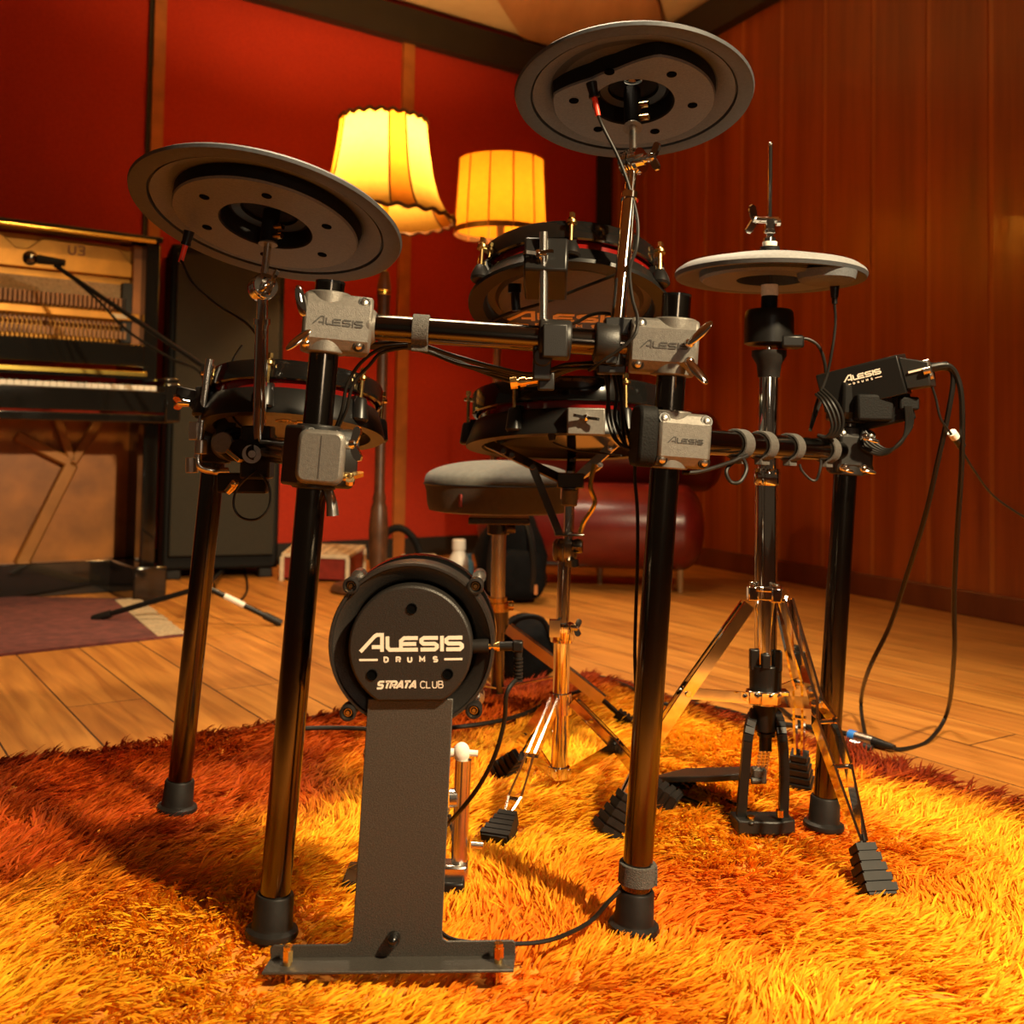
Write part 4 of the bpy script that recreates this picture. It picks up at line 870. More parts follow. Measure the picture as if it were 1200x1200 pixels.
pb(LX+.055,-.055,.255,.30,z8,z7).build('fall_board', 'piano_black', piano, bevel=.004)
z9 = pz(120,437,.23)[1]
m = pb(LX+.055,-.06,.20,.255,z9-.008,z9+.010); m.build('fall_hinge', 'yellow_brass', piano, bevel=.002)
pb(LX+.055,-.06,.19,.26,z9-.020,z9-.010).build('key_cover', 'piano_black', piano)
wk = None; KW = .0232
for i in range(34):
    x = -.085-KW*i
    if wk is None:
        m = MB(); m.box(pl(x,.115,zk-.006), (KW-.0012,.16,.018), RP); wk = m.build('white_key', 'ivory', piano, bevel=.001); wk0 = wk.location.copy(); kx0 = x
    else:
        c = wk.copy(); COL.objects.link(c); c.parent = piano; c.location = wk0+XR*(x-kx0); ORG[c] = ORG[wk]+XR*(x-kx0)
bk_ = None
for i in range(33):
    if i % 7 in (1, 4): continue
    x = -.085-KW*(i+.5)
    if bk_ is None:
        m = MB(); m.box(pl(x,.150,zk+.007), (.011,.09,.012), RP); bk_ = m.build('black_key', 'satin_black', piano, bevel=.002); bk0 = bk_.location.copy(); kx1 = x
    else:
        c = bk_.copy(); COL.objects.link(c); c.parent = piano; c.location = bk0+XR*(x-kx1); ORG[c] = ORG[bk_]+XR*(x-kx1)
pb(LX+.055,-.055,.005,.03,zkb+.02,zk-.018).build('key_slip', 'piano_black', piano, bevel=.003)
pb(LX+.03,-.02,.0,.28,zkb-.018,zkb+.012).build('key_bed', 'piano_black', piano, bevel=.004)
# lower works: bronze plate with diagonal ribs
pb(LX+.055,-.055,.42,.44,.10,zkb).build('sound_board', 'piano_wood', piano)
m = MB(); rb = .395
for (a, b, w) in (((18,510),(84,543),.042), ((66,488),(85,542),.034), ((116,492),(84,543),.038), ((84,543),(14,682),.052)):
    xa, zA = pz(a[0], a[1], rb); xb, zB = pz(b[0], b[1], rb); m.bar(pl(xa,rb,zA), pl(xb,rb,zB), w, .03, up=-YB)
m.build('iron_rib', 'piano_bronze', piano, bevel=.008)
pb(LX+.05,-.05,.30,.36,.0,.125).build('bottom_rail', 'piano_black', piano, bevel=.004)

# ---------------------------------------------------------------- furniture and clutter at the back
f0, f1 = G(189,681), G(326,677); fx = (f1-f0).normalized(); fy = V((-fx.y, fx.x, 0)); fy = fy if fy.y > 0 else -fy; fw = (f1-f0).length
MC = Matrix.Translation(f0) @ Matrix((fx, fy, Z)).transposed().to_4x4(); RC = MC.to_3x3(); hc = meet(200, 284, f0, fx).z
cab = thing('speaker_cabinet', 'tall dark cloth-fronted speaker cabinet standing between the piano and the red wall', 'speaker cabinet', f0+fx*fw/2)
m = MB(); m.box(MC @ V((fw/2,.20,hc/2+.02)), (fw,.36,hc-.04), RC); bd = m.build('cabinet_body', 'matte_black', cab, bevel=.012)
m = MB(); m.box(MC @ V((fw/2,.008,hc/2+.03)), (fw-.05,.03,hc-.14), RC); m.build('grille_cloth', 'cloth_dark', bd, bevel=.006)
for x in (.05, fw-.05): 
    m = MB(); m.box(MC @ V((x,.06,.020)), (.06,.06,.04), RC); m.build('corner_foot', 'rubber', cab, bevel=.006)
# sofa of stacked red rolls
YSf = 4.42
sofa = thing('sofa', 'dark red leather sofa made of fat rolls, against the wooden wall at the back', 'sofa', G(797,692))
def roll(x0, x1, cy, y, r, name, skew=.10):
    a, b = P(x0, cy, y+skew), P(x1, cy, y); b.z = a.z = (a.z+b.z)/2; L = (b-a).length; M = frame(a, b-a); k = .55*r
    prof = [(0,-0.0)]+[(r*math.sin(t), k-k*math.cos(t)) for t in [PI/2*i/6 for i in range(1, 7)]]
    prof += [(r, L-k)]+[(r*math.cos(t), L-k+k*math.sin(t)) for t in [PI/2*i/6 for i in range(1, 6)]]+[(0, L)]
    return MB().lathe(prof, M, 48).build(name, 'leather_red', sofa)
rr = mm(50, YSf)
roll(560, 826, 615, YSf, rr, 'seat_roll'); roll(585, 850, 527, YSf+.24, mm(47, YSf+.24), 'back_roll')
for (x, y0, y1, yy) in ((797,640,692,YSf-.02), (703,652,674,YSf+.20), (612,648,692,YSf+.02)):
    b = P(x, y1, yy); b.z = .0; t = P(x, y0, yy); m = MB(); m.cyl(b, t, .011, .019, 16); m.build('leg', 'wood_leg', sofa)
m = MB(); a, b = P(600,652,YSf+.12), P(800,652,YSf+.12); m.box((a+b)/2, ((b-a).length,.30,.04)); m.build('base_frame', 'trim_black', sofa)
# bell-shaped lamp
YL = 4.27
def zpx(py, y, px): return P(px, py, y).z
lampA = thing('floor_lamp', 'lit floor lamp with flared yellow bell shade and dark turned wooden post', 'lamp', V((P(442,690,YL).x, YL, 0)))
ax = V((P(446,300,YL).x, YL, 0)); s = YL/F
zt_, zb_ = zpx(143,YL,440), zpx(257,YL,440); hh_ = zt_-zb_
prof = [(51*s,zt_),(52*s,zt_-.10*hh_),(55*s,zt_-.30*hh_),(60*s,zt_-.55*hh_),(67*s,zt_-.76*hh_),(76*s,zt_-.91*hh_),(86*s,zb_)]
ML_ = Matrix.Translation(ax)
def shade_mat(name, col, tr):
    m = bpy.data.materials.new(name); m.use_nodes = True; nt = m.node_tree; nt.nodes.clear(); N = nt.nodes.new; L = nt.links.new
    o = N('ShaderNodeOutputMaterial'); mx = N('ShaderNodeMixShader'); d = N('ShaderNodeBsdfDiffuse'); t = N('ShaderNodeBsdfTranslucent')
    tc = N('ShaderNodeTexCoord'); nz = N('ShaderNodeTexNoise'); nz.inputs['Scale'].default_value = 40; L(tc.outputs['Object'], nz.inputs['Vector'])
    rp = N('ShaderNodeValToRGB'); rp.color_ramp.elements[0].position = .3; rp.color_ramp.elements[1].position = .7
    rp.color_ramp.elements[0].color = (*[c*.9 for c in col],1); rp.color_ramp.elements[1].color = (*col,1); L(nz.outputs['Fac'], rp.inputs['Fac'])
    L(rp.outputs['Color'], d.inputs['Color']); L(rp.outputs['Color'], t.inputs['Color']); mx.inputs[0].default_value = tr
    L(d.outputs[0], mx.inputs[1]); L(t.outputs[0], mx.inputs[2]); L(mx.outputs[0], o.inputs[0]); MATS[name] = m
shade_mat('shade_yellow', (.66,.42,.085), .5); shade_mat('shade_amber', (.46,.17,.015), .5); shade_mat('shade_orange', (.66,.28,.018), .5)
m = MB(); A0 = [(-1.0,.0)]
edges = []; a = math.radians(-103); seq = [(68,0),(22,1)]*4
tot = sum(q[0] for q in seq); angs = []; cur = -76.0-68
pieces = []
for wd, mt in seq:
    w_ = wd*360/tot; pieces.append((cur, cur+w_, mt)); cur += w_
for a0, a1, mt in pieces:
    m.mat(mt); m.lathe(prof, ML_, 9, a0=math.radians(a0), a1=math.radians(a1))
shA = m.build('lamp_shade', ['shade_yellow', 'shade_amber'], lampA, fix=False, ang=60)
m = MB()
for a0, a1, mt in pieces:
    a_ = math.radians(a0); m.tube([ax+V((r*1.006*math.cos(a_), r*1.006*math.sin(a_), z)) for r, z in prof], .0045, 6, sub=2)
m.build('piping', 'lamp_wood', shA)
for r, z in (prof[0], prof[-1]):
    m = MB(); m.tube([ax+V(((r+.002)*math.cos(2*PI*i/120), (r+.002)*math.sin(2*PI*i/120), z+.006*math.sin(i*2*PI/5))) for i in range(121)], .0085, 6, sub=1)
    m.build('fringe_trim', 'lamp_wood', shA)
bx_ = lampA.location
zp = lambda py: zpx(py, YL, 440)
m = MB(); m.lathe([(0,.0),(52*s,0),(54*s,.012),(50*s,.030),(34*s,.045),(14*s,.055),(0,.055)], Matrix.Translation(bx_), 40); m.build('base', 'lamp_wood', lampA)
m = MB(); m.lathe([(0,.05),(9*s,.05),(8*s,zp(672)),(10.5*s,zp(655)),(11.5*s,zp(620)),(9.5*s,zp(595)),(7*s,zp(588)),(8*s,zp(584)),(6*s,zp(575)),(6.2*s,zp(420)),(7.2*s,zp(350)),(8*s,zp(346)),(8*s,zp(335)),(5*s,zp(318)),(0,zp(316))], Matrix.Translation(bx_), 28); m.build('post', 'lamp_wood', lampA)
m = MB(); m.lathe([(7.6*s,zp(346)),(8.4*s,zp(345)),(8.4*s,zp(341)),(7.6*s,zp(340))], Matrix.Translation(bx_), 28); m.cyl(bx_+Z*zp(320), bx_+Z*zp(235), .012, n=12); m.build('stem', 'yellow_brass', lampA)
def bulb_mat(name, col, st):
    m = bpy.data.materials.new(name); m.use_nodes = True; nt = m.node_tree; nt.nodes.clear(); o = nt.nodes.new('ShaderNodeOutputMaterial'); e = nt.nodes.new('ShaderNodeEmission'); e.inputs[0].default_value = (*col,1); e.inputs[1].default_value = st; nt.links.new(e.outputs[0], o.inputs[0]); MATS[name] = m
bulb_mat('bulb_glow', (1,.72,.32), 14)
m = MB(); m.ball(ax+Z*zp(215), .035, (1,1,1.3), 16); m.build('bulb', 'bulb_glow', lampA)
# straight drum-shaped lamp
YD = 4.85; s2 = YD/F
lampB = thing('floor_lamp', 'lit floor lamp with straight orange drum shade near the dark corner post', 'lamp', V((P(577,640,YD).x, YD, 0)))
ax2 = V((P(587,240,YD).x, YD, 0)); z0_, z1_ = zpx(190,YD,587), zpx(276,YD,587)
prof2 = [(50.5*s2,z0_),(55*s2,z1_)]
m = MB(); m.lathe([(50.5*s2,z0_),(51.6*s2,z0_*.75+z1_*.25),(52.7*s2,(z0_+z1_)/2),(55*s2,z1_)], Matrix.Translation(ax2), 48); shB = m.build('lamp_shade', 'shade_orange', lampB, fix=False)
m = MB()
for i in range(12):
    a_ = 2*PI*i/12+.28; m.tube([ax2+V((r*1.003*math.cos(a_), r*1.003*math.sin(a_), z)) for r, z in prof2], .0035, 6, sub=1)
m.build('panel_seam', 'trim_wood', shB)
m = MB(); m.lathe([(55*s2,z1_),(55.8*s2,z1_),(55.4*s2,z1_+.026),(54.6*s2,z1_+.026)], Matrix.Translation(ax2), 48, closed=True); m.build('fringe_trim', 'lamp_wood', shB)
b2 = lampB.location
m = MB(); m.tube([b2+Z*.03, b2+Z*.5, V((ax2.x,ax2.y,z1_-.2)), V((ax2.x,ax2.y,z1_+.10))], .017, 14, sub=4); m.build('post', 'lamp_wood', lampB)
m = MB(); m.lathe([(0,0),(.15,0),(.155,.012),(.13,.03),(.03,.04),(0,.04)], Matrix.Translation(b2), 36); m.build('base', 'lamp_wood', lampB)
m = MB(); m.ball(V((ax2.x,ax2.y,z1_+.15)), .033, (1,1,1.3), 16); m.build('bulb', 'bulb_glow', lampB)

# low red box with a cream perforated top
bxt = thing('low_box', 'low red wooden box with cream perforated top against the red wall', 'box', G(385,678))
yB = 4.55; q0, q1, q2, q3 = P(330,657,yB), P(408,663,yB-.05), P(428,645,yB+.42), P(345,640,yB+.47)
zb = .115
for q in (q0,q1,q2,q3): q.z = zb
top = [q0,q1,q2,q3]
m = MB(); m.add(top+[q-Z*.015 for q in top], [[0,1,2,3],[7,6,5,4],[0,4,5,1],[1,5,6,2],[2,6,7,3],[3,7,4,0]]); tp = m.build('top', 'cream', bxt)
cen = (q0+q1+q2+q3)/4
lo_ = [cen+(q-cen)*.96-Z*.015 for q in top]
m = MB(); m.add(lo_+[V((q.x,q.y,.012)) for q in lo_], [[0,1,2,3],[7,6,5,4],[0,4,5,1],[1,5,6,2],[2,6,7,3],[3,7,4,0]]); m.build('body', 'red_box', bxt)
m = MB()
for i in range(7):
    for j in range(5):
        u_, v_ = (i+.7)/7.4, (j+.7)/5.4; p = (q0*(1-u_)+q1*u_)*(1-v_)+(q3*(1-u_)+q2*u_)*v_; m.cyl(p-Z*.001, p+Z*.0008, .016, n=10)
m.build('perforation', 'lamp_wood', tp)
for q in top: 
    m = MB(); p = cen+(q-cen)*.985; m.box(V((p.x,p.y,.05)), (.016,.016,.10)); m.build('leg', 'cream', bxt)

# mic stand and microphone reaching into the piano
MS = V((P(238,705,3.42).x, 3.42, 0)); ms = thing('microphone_stand', 'black boom microphone stand on a folding tripod, reaching into the open piano', 'microphone stand', MS)
top_ = P(240,434,3.42); top_.x = MS.x
m = MB(); m.cyl(MS+Z*.10, MS+Z*.55, .0125, n=16); m.cyl(MS+Z*.5, V((MS.x,MS.y,top_.z)), .0095, n=16); m.build('pole', 'satin_black', ms)
bo0, bo1 = top_+(top_-P(66,312,3.72)).normalized()*.10, P(66,312,3.72)
m = MB(); m.cyl(bo0, bo1, .009, .008, 14); m.cyl(top_-V((0,.03,0)), top_+V((0,.03,0)), .022, n=18); m.build('boom', 'satin_black', ms)
for px_, py_ in ((113,724), (326,729), (262,668)):
    e = G(px_, py_, .012); m = MB(); a_ = MS+Z*.115+(e-MS).normalized()*.02; m.cyl(a_, e, .009, n=12); lg = m.build('leg', 'satin_black', ms)
    m = MB(); d = (e-a_).normalized(); m.cyl(e-d*.05, e+d*.012, .0125, n=14); m.build('rubber_foot', 'rubber', lg)
    if px_ == 326: 
        m = MB(); c = a_+(e-a_)*.36; m.cyl(c-d*.035, c+d*.035, .0098, n=14); m.build('tape_band', 'white_plastic', lg)
m = MB(); m.cyl(MS+Z*.09, MS+Z*.15, .022, n=20); m.build('leg_hub', 'satin_black', ms)
mic = thing('microphone', 'small black microphone held over the golden piano works on a boom', 'microphone', bo1)
d = V((-1,-.2,.1)).normalized(); m = MB(); m.cyl(bo1+V((.03,0,.012)), bo1+V((.03,0,.012))+d*.09, .012, .017, 16); m.build('body', 'satin_black', mic)
m = MB(); m.ball(bo1+V((.03,0,.012))+d*.115, .026, n=16); m.build('grille', 'dark_chrome', mic)
m = MB(); m.cyl(bo1-V((.0,.0,.006)), bo1+V((.012,0,.014)), .012, n=12); m.build('clip', 'matte_black', mic)

# bag, bottles, case
YG = 4.02
bag = thing('backpack', 'slumped black backpack on the floor between the drum stool and sofa', 'backpack', G(600,706))
def blob(c, r, sc, seed, name, mat, parent, n=28, amt=.10, flat=True):
    m = MB(); m.ball(c, r, sc, n); rs = random.Random(seed); ph = [rs.uniform(0, 6) for _ in range(6)]
    for v in m.v:
        q = (v-V(c)); k = 1+amt*(math.sin(q.x*23/r*.2+ph[0])*math.sin(q.z*19/r*.2+ph[1])+.6*math.sin(q.y*31/r*.2+ph[2]+q.z*20/r*.2)); v.x = c[0]+q.x*k; v.y = c[1]+q.y*k; v.z = max(.004, c[2]+q.z*k)
    return m.build(name, mat, parent)
bc_ = P(600,650,YG); wB = mm(41, YG); hB = P(600,600,YG).z
def superball(c, hx, hy, hz, e=.55, n=32): 
    m = MB(); m.ball((0,0,0), 1, n=n); f = lambda t: math.copysign(abs(t)**e, t)
    m.v = [V(c)+V((hx*f(v.x), hy*f(v.y), hz*f(v.z))) for v in m.v]; return m
m = superball((bc_.x, YG+.10, hB/2+.005), wB, .12, hB/2, .6)
for v in m.v:
    v.x += .022*math.sin(v.z*19+1)*math.cos(v.y*15); v.y += .018*math.sin(v.x*26+v.z*13)
    if v.z > hB*.55: v.x = bc_.x+(v.x-bc_.x)*(1-.35*(v.z-hB*.55)/(hB*.45))
m.build('main_body', 'bag_black', bag)
m = superball((bc_.x+.03, YG-.01, hB*.32), wB*.72, .055, hB*.28, .6); pk = m.build('front_pocket', 'bag_black', bag)
for x in (-.05, .05):
    m = MB(); m.tube([V((bc_.x+x, YG+.0, hB*.9)), V((bc_.x+x*1.4, YG-.05, hB*.7)), V((bc_.x+x*1.6, YG-.06, hB*.4)), V((bc_.x+x*1.5, YG-.05, .05))], .012, 8); m.build('strap', 'satin_black', bag)
m = MB(); m.tube([V((bc_.x-.03,YG+.08,hB*.95)), V((bc_.x-.02,YG+.05,hB*1.05)), V((bc_.x+.02,YG+.05,hB*1.05)), V((bc_.x+.03,YG+.08,hB*.95))], .008, 8); m.build('handle', 'satin_black', bag)
m = MB(); m.box(V((P(628,690,YG-.07).x, YG-.07, .06)), (.012,.006,.035)); m.build('zip_pull', 'trim_wood', bag)
YBt = 4.30
bp0 = P(537,680,YBt); bz = .0; hbt = P(537,632,YBt).z
bot = thing('bottle', 'white plastic bottle with a cap on the floor left of black backpack', 'bottle', V((bp0.x, YBt, 0)))
r_ = mm(11.5, YBt); M_ = Matrix.Translation(V((bp0.x, YBt, 0)))
m = MB(); m.lathe([(0,.001),(r_*.9,.001),(r_,.008),(r_,hbt*.55),(r_*.95,hbt*.64),(r_*.62,hbt*.76),(r_*.55,hbt*.82),(0,hbt*.82)], M_, 32); m.build('body', 'white_plastic', bot)
m = MB(); m.lathe([(r_*1.01,hbt*.20),(r_*1.015,hbt*.22),(r_*1.015,hbt*.50),(r_*1.01,hbt*.52)], M_, 32); m.build('label', 'cream', bot)
m = MB(); m.lathe([(0,hbt*.80),(r_*.68,hbt*.80),(r_*.70,hbt*.82),(r_*.68,hbt*.98),(r_*.6,hbt),(0,hbt)], M_, 24); m.build('cap', 'white_plastic', bot)
bp1 = P(549,660,YBt+.03); h2 = P(549,650,YBt+.03).z; M_ = Matrix.Translation(V((bp1.x, YBt+.06, 0))); r2 = mm(6, YBt)
bb = thing('bottle', 'small blue bottle half hidden beside the white plastic bottle', 'bottle', V((bp1.x, YBt+.06, 0)))
m = MB(); m.lathe([(0,.001),(r2,.001),(r2,h2*.75),(r2*.5,h2*.86),(0,h2*.86)], M_, 24); m.build('body', 'blue_plastic', bb)
m = MB(); m.lathe([(0,h2*.85),(r2*.6,h2*.85),(r2*.6,h2),(0,h2)], M_, 20); m.build('cap', 'blue_plastic', bb)
for px_, py_, w_, lab in ((501,650,.035,'cream block on the floor below the black cable hoop'), (517,655,.05,'pale flat packet on the floor left of the white bottle')):
    q = P(px_, py_, 4.42); m = MB(); m.box(V((q.x, 4.42, max(.02, q.z)/2)), (w_*2, .07, max(.02, q.z))); tag(m.build('packet', 'cream', bevel=.006), lab, 'packet')
q = P(473,650,4.5); m = MB(); m.cyl(V((q.x,4.5,0)), V((q.x,4.5,q.z)), .008, n=12); tag(m.build('candle', 'cream'), 'thin cream candle standing on the floor beneath black cable hoop', 'candle')
m = MB(); m.tube([P(448,634,4.55), P(456,622,4.55), P(470,619,4.55), P(484,630,4.55), P(492,648,4.55), V((P(500,665,4.5).x,4.5,.02)), V((P(470,670,4.42).x,4.4,.018)), V((P(448,668,4.5).x,4.6,.018)), P(446,640,4.57)], .016, 10)
tag(m.build('coiled_hose', 'matte_black'), 'thick black cable hoop standing up behind the lamp post', 'cable')
case = thing('gear_bag', 'dark soft gear bag on the floor behind the centre chrome stand', 'bag', G(618,800))
cq = P(615,770,2.75); m = superball((cq.x, 2.75, .075), .085, .09, .072, .7)
for v in m.v: v.z += .012*math.sin(v.x*40)*math.sin(v.y*30); v.z = max(.004, v.z)
m.build('body', 'bag_black', case); 
m = MB(); m.tube([V((cq.x-.06,2.68,.10)), V((cq.x-.02,2.66,.16)), V((cq.x+.04,2.66,.16)), V((cq.x+.07,2.68,.09))], .007, 8); m.build('handle', 'matte_black', case)
# persian rug
rp_ = [G(-60,776), G(215,746), G(160,704), G(-60,700)]
for q in rp_: q.z = .0
m = MB(); m.add([q+Z*.008 for q in rp_]+[q+Z*.0005 for q in rp_], [[0,1,2,3],[7,6,5,4],[0,4,5,1],[1,5,6,2],[2,6,7,3],[3,7,4,0]])
pr_ = m.build('persian_rug', 'persian'); tag(pr_, 'flat faded purple-red woven rug with pale fringe in front of the piano', 'rug')
m = MB(); 
for i in range(46):
    p = rp_[1]+(rp_[2]-rp_[1])*((i+.5)/46); d = (rp_[1]-rp_[0]).normalized(); m.tube([p-d*.08+Z*.007, p-d*.03+Z*.009, p+d*.01+Z*.005+V((0,random.uniform(-.008,.008),0))], .0042, 5, sub=2)
m.build('fringe', 'fringe', pr_, kind='stuff')
# ---------------------------------------------------------------- cables
def cable(pts, r, label, group=None, mat='cable_black', name='cable', n=8):
    m = MB(); m.tube(pts, r, n, 6); return tag(m.build(name, mat), label, 'cable', group)
def pp_(seq): return [P(*q) for q in seq]
gB = 'cables bundled under the front bar'
rs = random.Random(5)
for i in range(7):
    j = lambda k=5: rs.uniform(-k, k); y = 1.325+.008*i
    cable(pp_([(408+j(3),404+j(3),y),(436,403+i*.8,y),(485,402+i*1.2,y-.0),(535+j(),416+i*2+j(3),y),(580+j(),428+i*3+j(3),y),(622,438+i*2.2,y+.01),(662+j(4),432+j(),y+.01),(700,428+j(4),y)]), .0021, 'thin black cable slung in the bundle beneath the front bar', gB)
gH = 'cables hanging by the right front leg'
for i in range(5):
    j = lambda k=3: rs.uniform(-k, k); y = 1.33+.01*i; x = 711+i*4.6
    cable(pp_([(x-2,436,y),(x+j(),462,y),(x+2+j(),490,y),(x+9+j(),514+i*2,y-.01),(738+i*2,526+i*2.6,y-.02),(762,527+i*4,y-.01)]), .0023, 'thin black cable hanging in the sheaf between bar and right front clamp', gH)
gL = 'brown cables looping down beside the left front leg'
for i in range(2):
    cable(pp_([(478,404+i*3,1.32),(448,408+i*5,1.32),(424+i*9,424+i*4,1.32),(407+i*7,450,1.325),(401+i*5,480,1.33),(393+i*2,503,1.34)]), .0022, 'thin brown cable looping from front bar down beside left front leg', gL)
cable([JRi, P(214,308,1.43), P(226,332,1.43), P(254,357,1.44), P(285,376,1.44), P(300,392,1.445), P(309,412,1.44), P(307,434,1.44)], .0018, 'thin black cable drooping from the slanting left cymbal pad to its pole')
cable([JCr]+pp_([(707,150,1.355),(725,186,1.355),(738,222,1.35),(747,258,1.34),(746,290,1.33),(738,316,1.30),(741,350,1.28),(747,372,1.27),(744,392,1.26),(728,408,1.26),(705,424,1.265),(690,434,1.28)]), .0021, 'thin black cable running down the pole from the highest cymbal pad')
cable(pp_([(576,376,1.42),(600,366,1.42),(640,354,1.41),(680,338,1.39),(704,329,1.38),(724,321,1.37)]), .0022, 'black cable crossing the underside of the tilted tom pad')
cable(pp_([(655,383,1.36),(675,378,1.355),(690,370,1.35),(706,367,1.345),(720,371,1.34),(735,392,1.33)]), .0022, 'black cable arching over the front bar next to chrome pole')
cable(pp_([(284,404,1.5),(272,424,1.51),(266,456,1.52),(270,482,1.52),(282,499,1.51),(300,508,1.50)]), .0016, 'thin black cable curving in front of the left tom pad')
cable(pp_([(306,556,1.43),(316,572,1.43),(315,594,1.43),(302,608,1.43),(284,607,1.43),(274,594,1.43),(277,574,1.43),(291,558,1.43),(302,550,1.44)]), .0017, 'black cable hanging in a round loop below the left wing clamp')
cable(pp_([(648,518,1.62),(656,522,1.62),(676,528,1.65),(704,531,1.66),(728,534,1.60)]), .0016, 'thin cable trailing from the bottom of the wide snare pad')
cable(pp_([(745,528,1.33),(744,560,1.335),(747,600,1.335),(747,660,1.335),(745,720,1.335),(744,770,1.33),(746,820,1.33),(750,870,1.325)]), .0022, 'black cable running straight down beside the right front leg')
cable(pp_([(800,554,1.33),(818,553,1.34),(840,547,1.36),(858,541,1.38),(869,537,1.39),(875,549,1.39),(868,564,1.38),(857,565,1.38),(851,553,1.38),(858,543,1.39),(876,534,1.41)]), .0026, 'grey cable knotted in a loop under the right wing bar', mat='rubber')
cable(pp_([(937,544,1.55),(940,552,1.55),(950,562,1.55),(957,562,1.55),(961,550,1.55),(962,540,1.56)]), .0020, 'thin pale cable end hooked below the far end of right wing bar', mat='rubber')
cable(pp_([(937,397,YH-.02),(948,398,YH-.02),(960,407,YH-.02),(967,428,YH-.02),(967,455,YH-.02),(958,480,YH-.05),(949,505,YH-.06)]), .0026, 'black cable from hi-hat sensor bending down toward the right wing bar')
cable(pp_([(978,354,YH-.04),(979,378,YH-.04),(976,405,YH-.05),(969,440,YH-.05),(957,472,YH-.06),(950,500,YH-.06)]), .0022, 'thin black cable hanging from the rim of flat hi-hat pad')
gM = 'cables looped on the left of the sound module'
for i in range(4):
    cable(pp_([(956+i*3,462-i*2,1.60),(964+i*5,470,1.585),(972+i*5,486,1.58),(975+i*4,502,1.58),(968+i*3,512,1.585),(958,510,1.59)]), .0024, 'black cable of the tangle left of sound module above right wing bar', gM)
gN = 'cables looped beneath the sound module'
for i in range(5):
    cable(pp_([(1061+i*1.5,476,1.60),(1062+i*1.5,500,1.60),(1056-i*2,519+i*1.5,1.60),(1040-i*2,527+i*1.5,1.61),(1022-i*3,516+i*2,1.62),(1010,500+i*2,1.63)]), .0026, 'black cable of the loose loop hanging beneath the sound module', gN)
cA_ = cable([P(1072,433,1.615)]+pp_([(1090,430,1.61),(1110,428,1.61),(1121,440,1.615),(1127,470,1.62),(1127,540,1.65),(1122,620,1.72),(1118,700,1.82),(1118,770,1.94)])+[G(1110,835,.04),G(1088,868,.004),G(1058,878,.004),G(1044,875,.008)], .0042, 'outer brown cable dropping from the sound module plug to a connector on floor', mat='cable_black')
cB2 = cable([P(1072,434,1.625)]+pp_([(1092,432,1.62),(1112,432,1.62),(1117,446,1.62),(1110,490,1.63),(1098,545,1.66),(1084,605,1.72),(1064,670,1.82),(1042,735,1.93),(1018,785,2.05)])+[G(1009,822,.04),G(1014,862,.004),G(1022,875,.004),G(1012,872,.008)], .0042, 'inner brown cable swinging left from sound module plug down to floor')
def connector(a, b, label, ring):
    t = thing('audio_connector', label, 'connector', a); d = (b-a).normalized(); L = (b-a).length
    m = MB(); m.cyl(a, a+d*L*.55, .0105, n=20); m.build('shell', 'steel', t)
    m = MB(); m.cyl(a+d*L*.55, b, .0100, .0055, 18); m.build('boot', 'rubber', t)
    if ring: m = MB(); m.cyl(a+d*L*.02, a+d*L*.16, .0112, n=20); m.build('colour_ring', ring, t)
connector(G(995,861,.012), G(1048,876,.011), 'silver cable connector with a blue ring lying on the floorboards', 'blue_ring')
connector(G(992,871,.0115), G(1022,877,.011), 'dark cable connector lying in front of the blue-ringed one', 'matte_black')
cable([G(993,860,.006), G(960,853,.006), G(900,846,.006), G(850,832,.006), G(800,822,.006), G(770,812,.006), G(735,800,.006), G(700,793,.006)], .0050, 'black cable running along the right rug edge toward the connectors')
cable([G(992,870,.006), G(965,862,.006), G(930,842,.006), G(905,824,.006), G(860,812,.006), G(820,818,.006), G(780,836,.006)], .0045, 'second black cable curving over floorboards behind the hi-hat stand')
cable([G(-10,903,.006), G(60,893,.006), G(150,884,.006), G(230,867,.006), G(330,848,.006), G(420,832,.006), G(480,822,.006)], .0050, 'black cable running along the left edge of the shaggy rug')
cable([G(340,854,.034), G(400,853,.034), G(480,856,.034), G(560,849,.034), G(610,838,.034), G(650,820,.034), G(690,806,.034)], .0046, 'black cable lying across the back of shaggy rug behind kick pad')
cable([G(712,795,.006), G(740,806,.034), G(765,822,.034), G(790,826,.034)], .0040, 'short black cable at the rear corner of the shaggy rug')
cable(pp_([(1092,452,1.62),(1097,468,1.62),(1103,492,1.62),(1120,516,1.64),(1142,552,1.70),(1165,582,1.78),(1200,606,1.88)]), .0020, 'very thin cable sloping from sound module to the right edge of the picture')
q0_, q1_ = P(1117,509,1.635), P(1127,523,1.648); m = MB(); m.cyl(q0_, q1_, .0068, n=16); ci = m.build('cable_coupler', 'satin_black'); tag(ci, 'small dark barrel coupler on the very thin sloping cable', 'coupler')
m = MB(); m.cyl(q0_-(q1_-q0_)*.15, q0_+(q1_-q0_)*.25, .0072, n=16); m.build('end_ring', 'white_plastic', ci)
# plug on the module
pl0, pl1 = P(1066,434,1.618), P(1110,428,1.612)
pg = thing('audio_plug', 'silver and black jack plug sticking out of the side of sound module', 'plug', pl0)
m = MB(); d = (pl1-pl0).normalized(); m.cyl(pl0, pl0+d*.022, .0052, n=14); m.build('tip', 'steel', pg)
m = MB(); m.cyl(pl0+d*.018, pl1, .0078, .0062, 16); m.build('body', 'satin_black', pg)
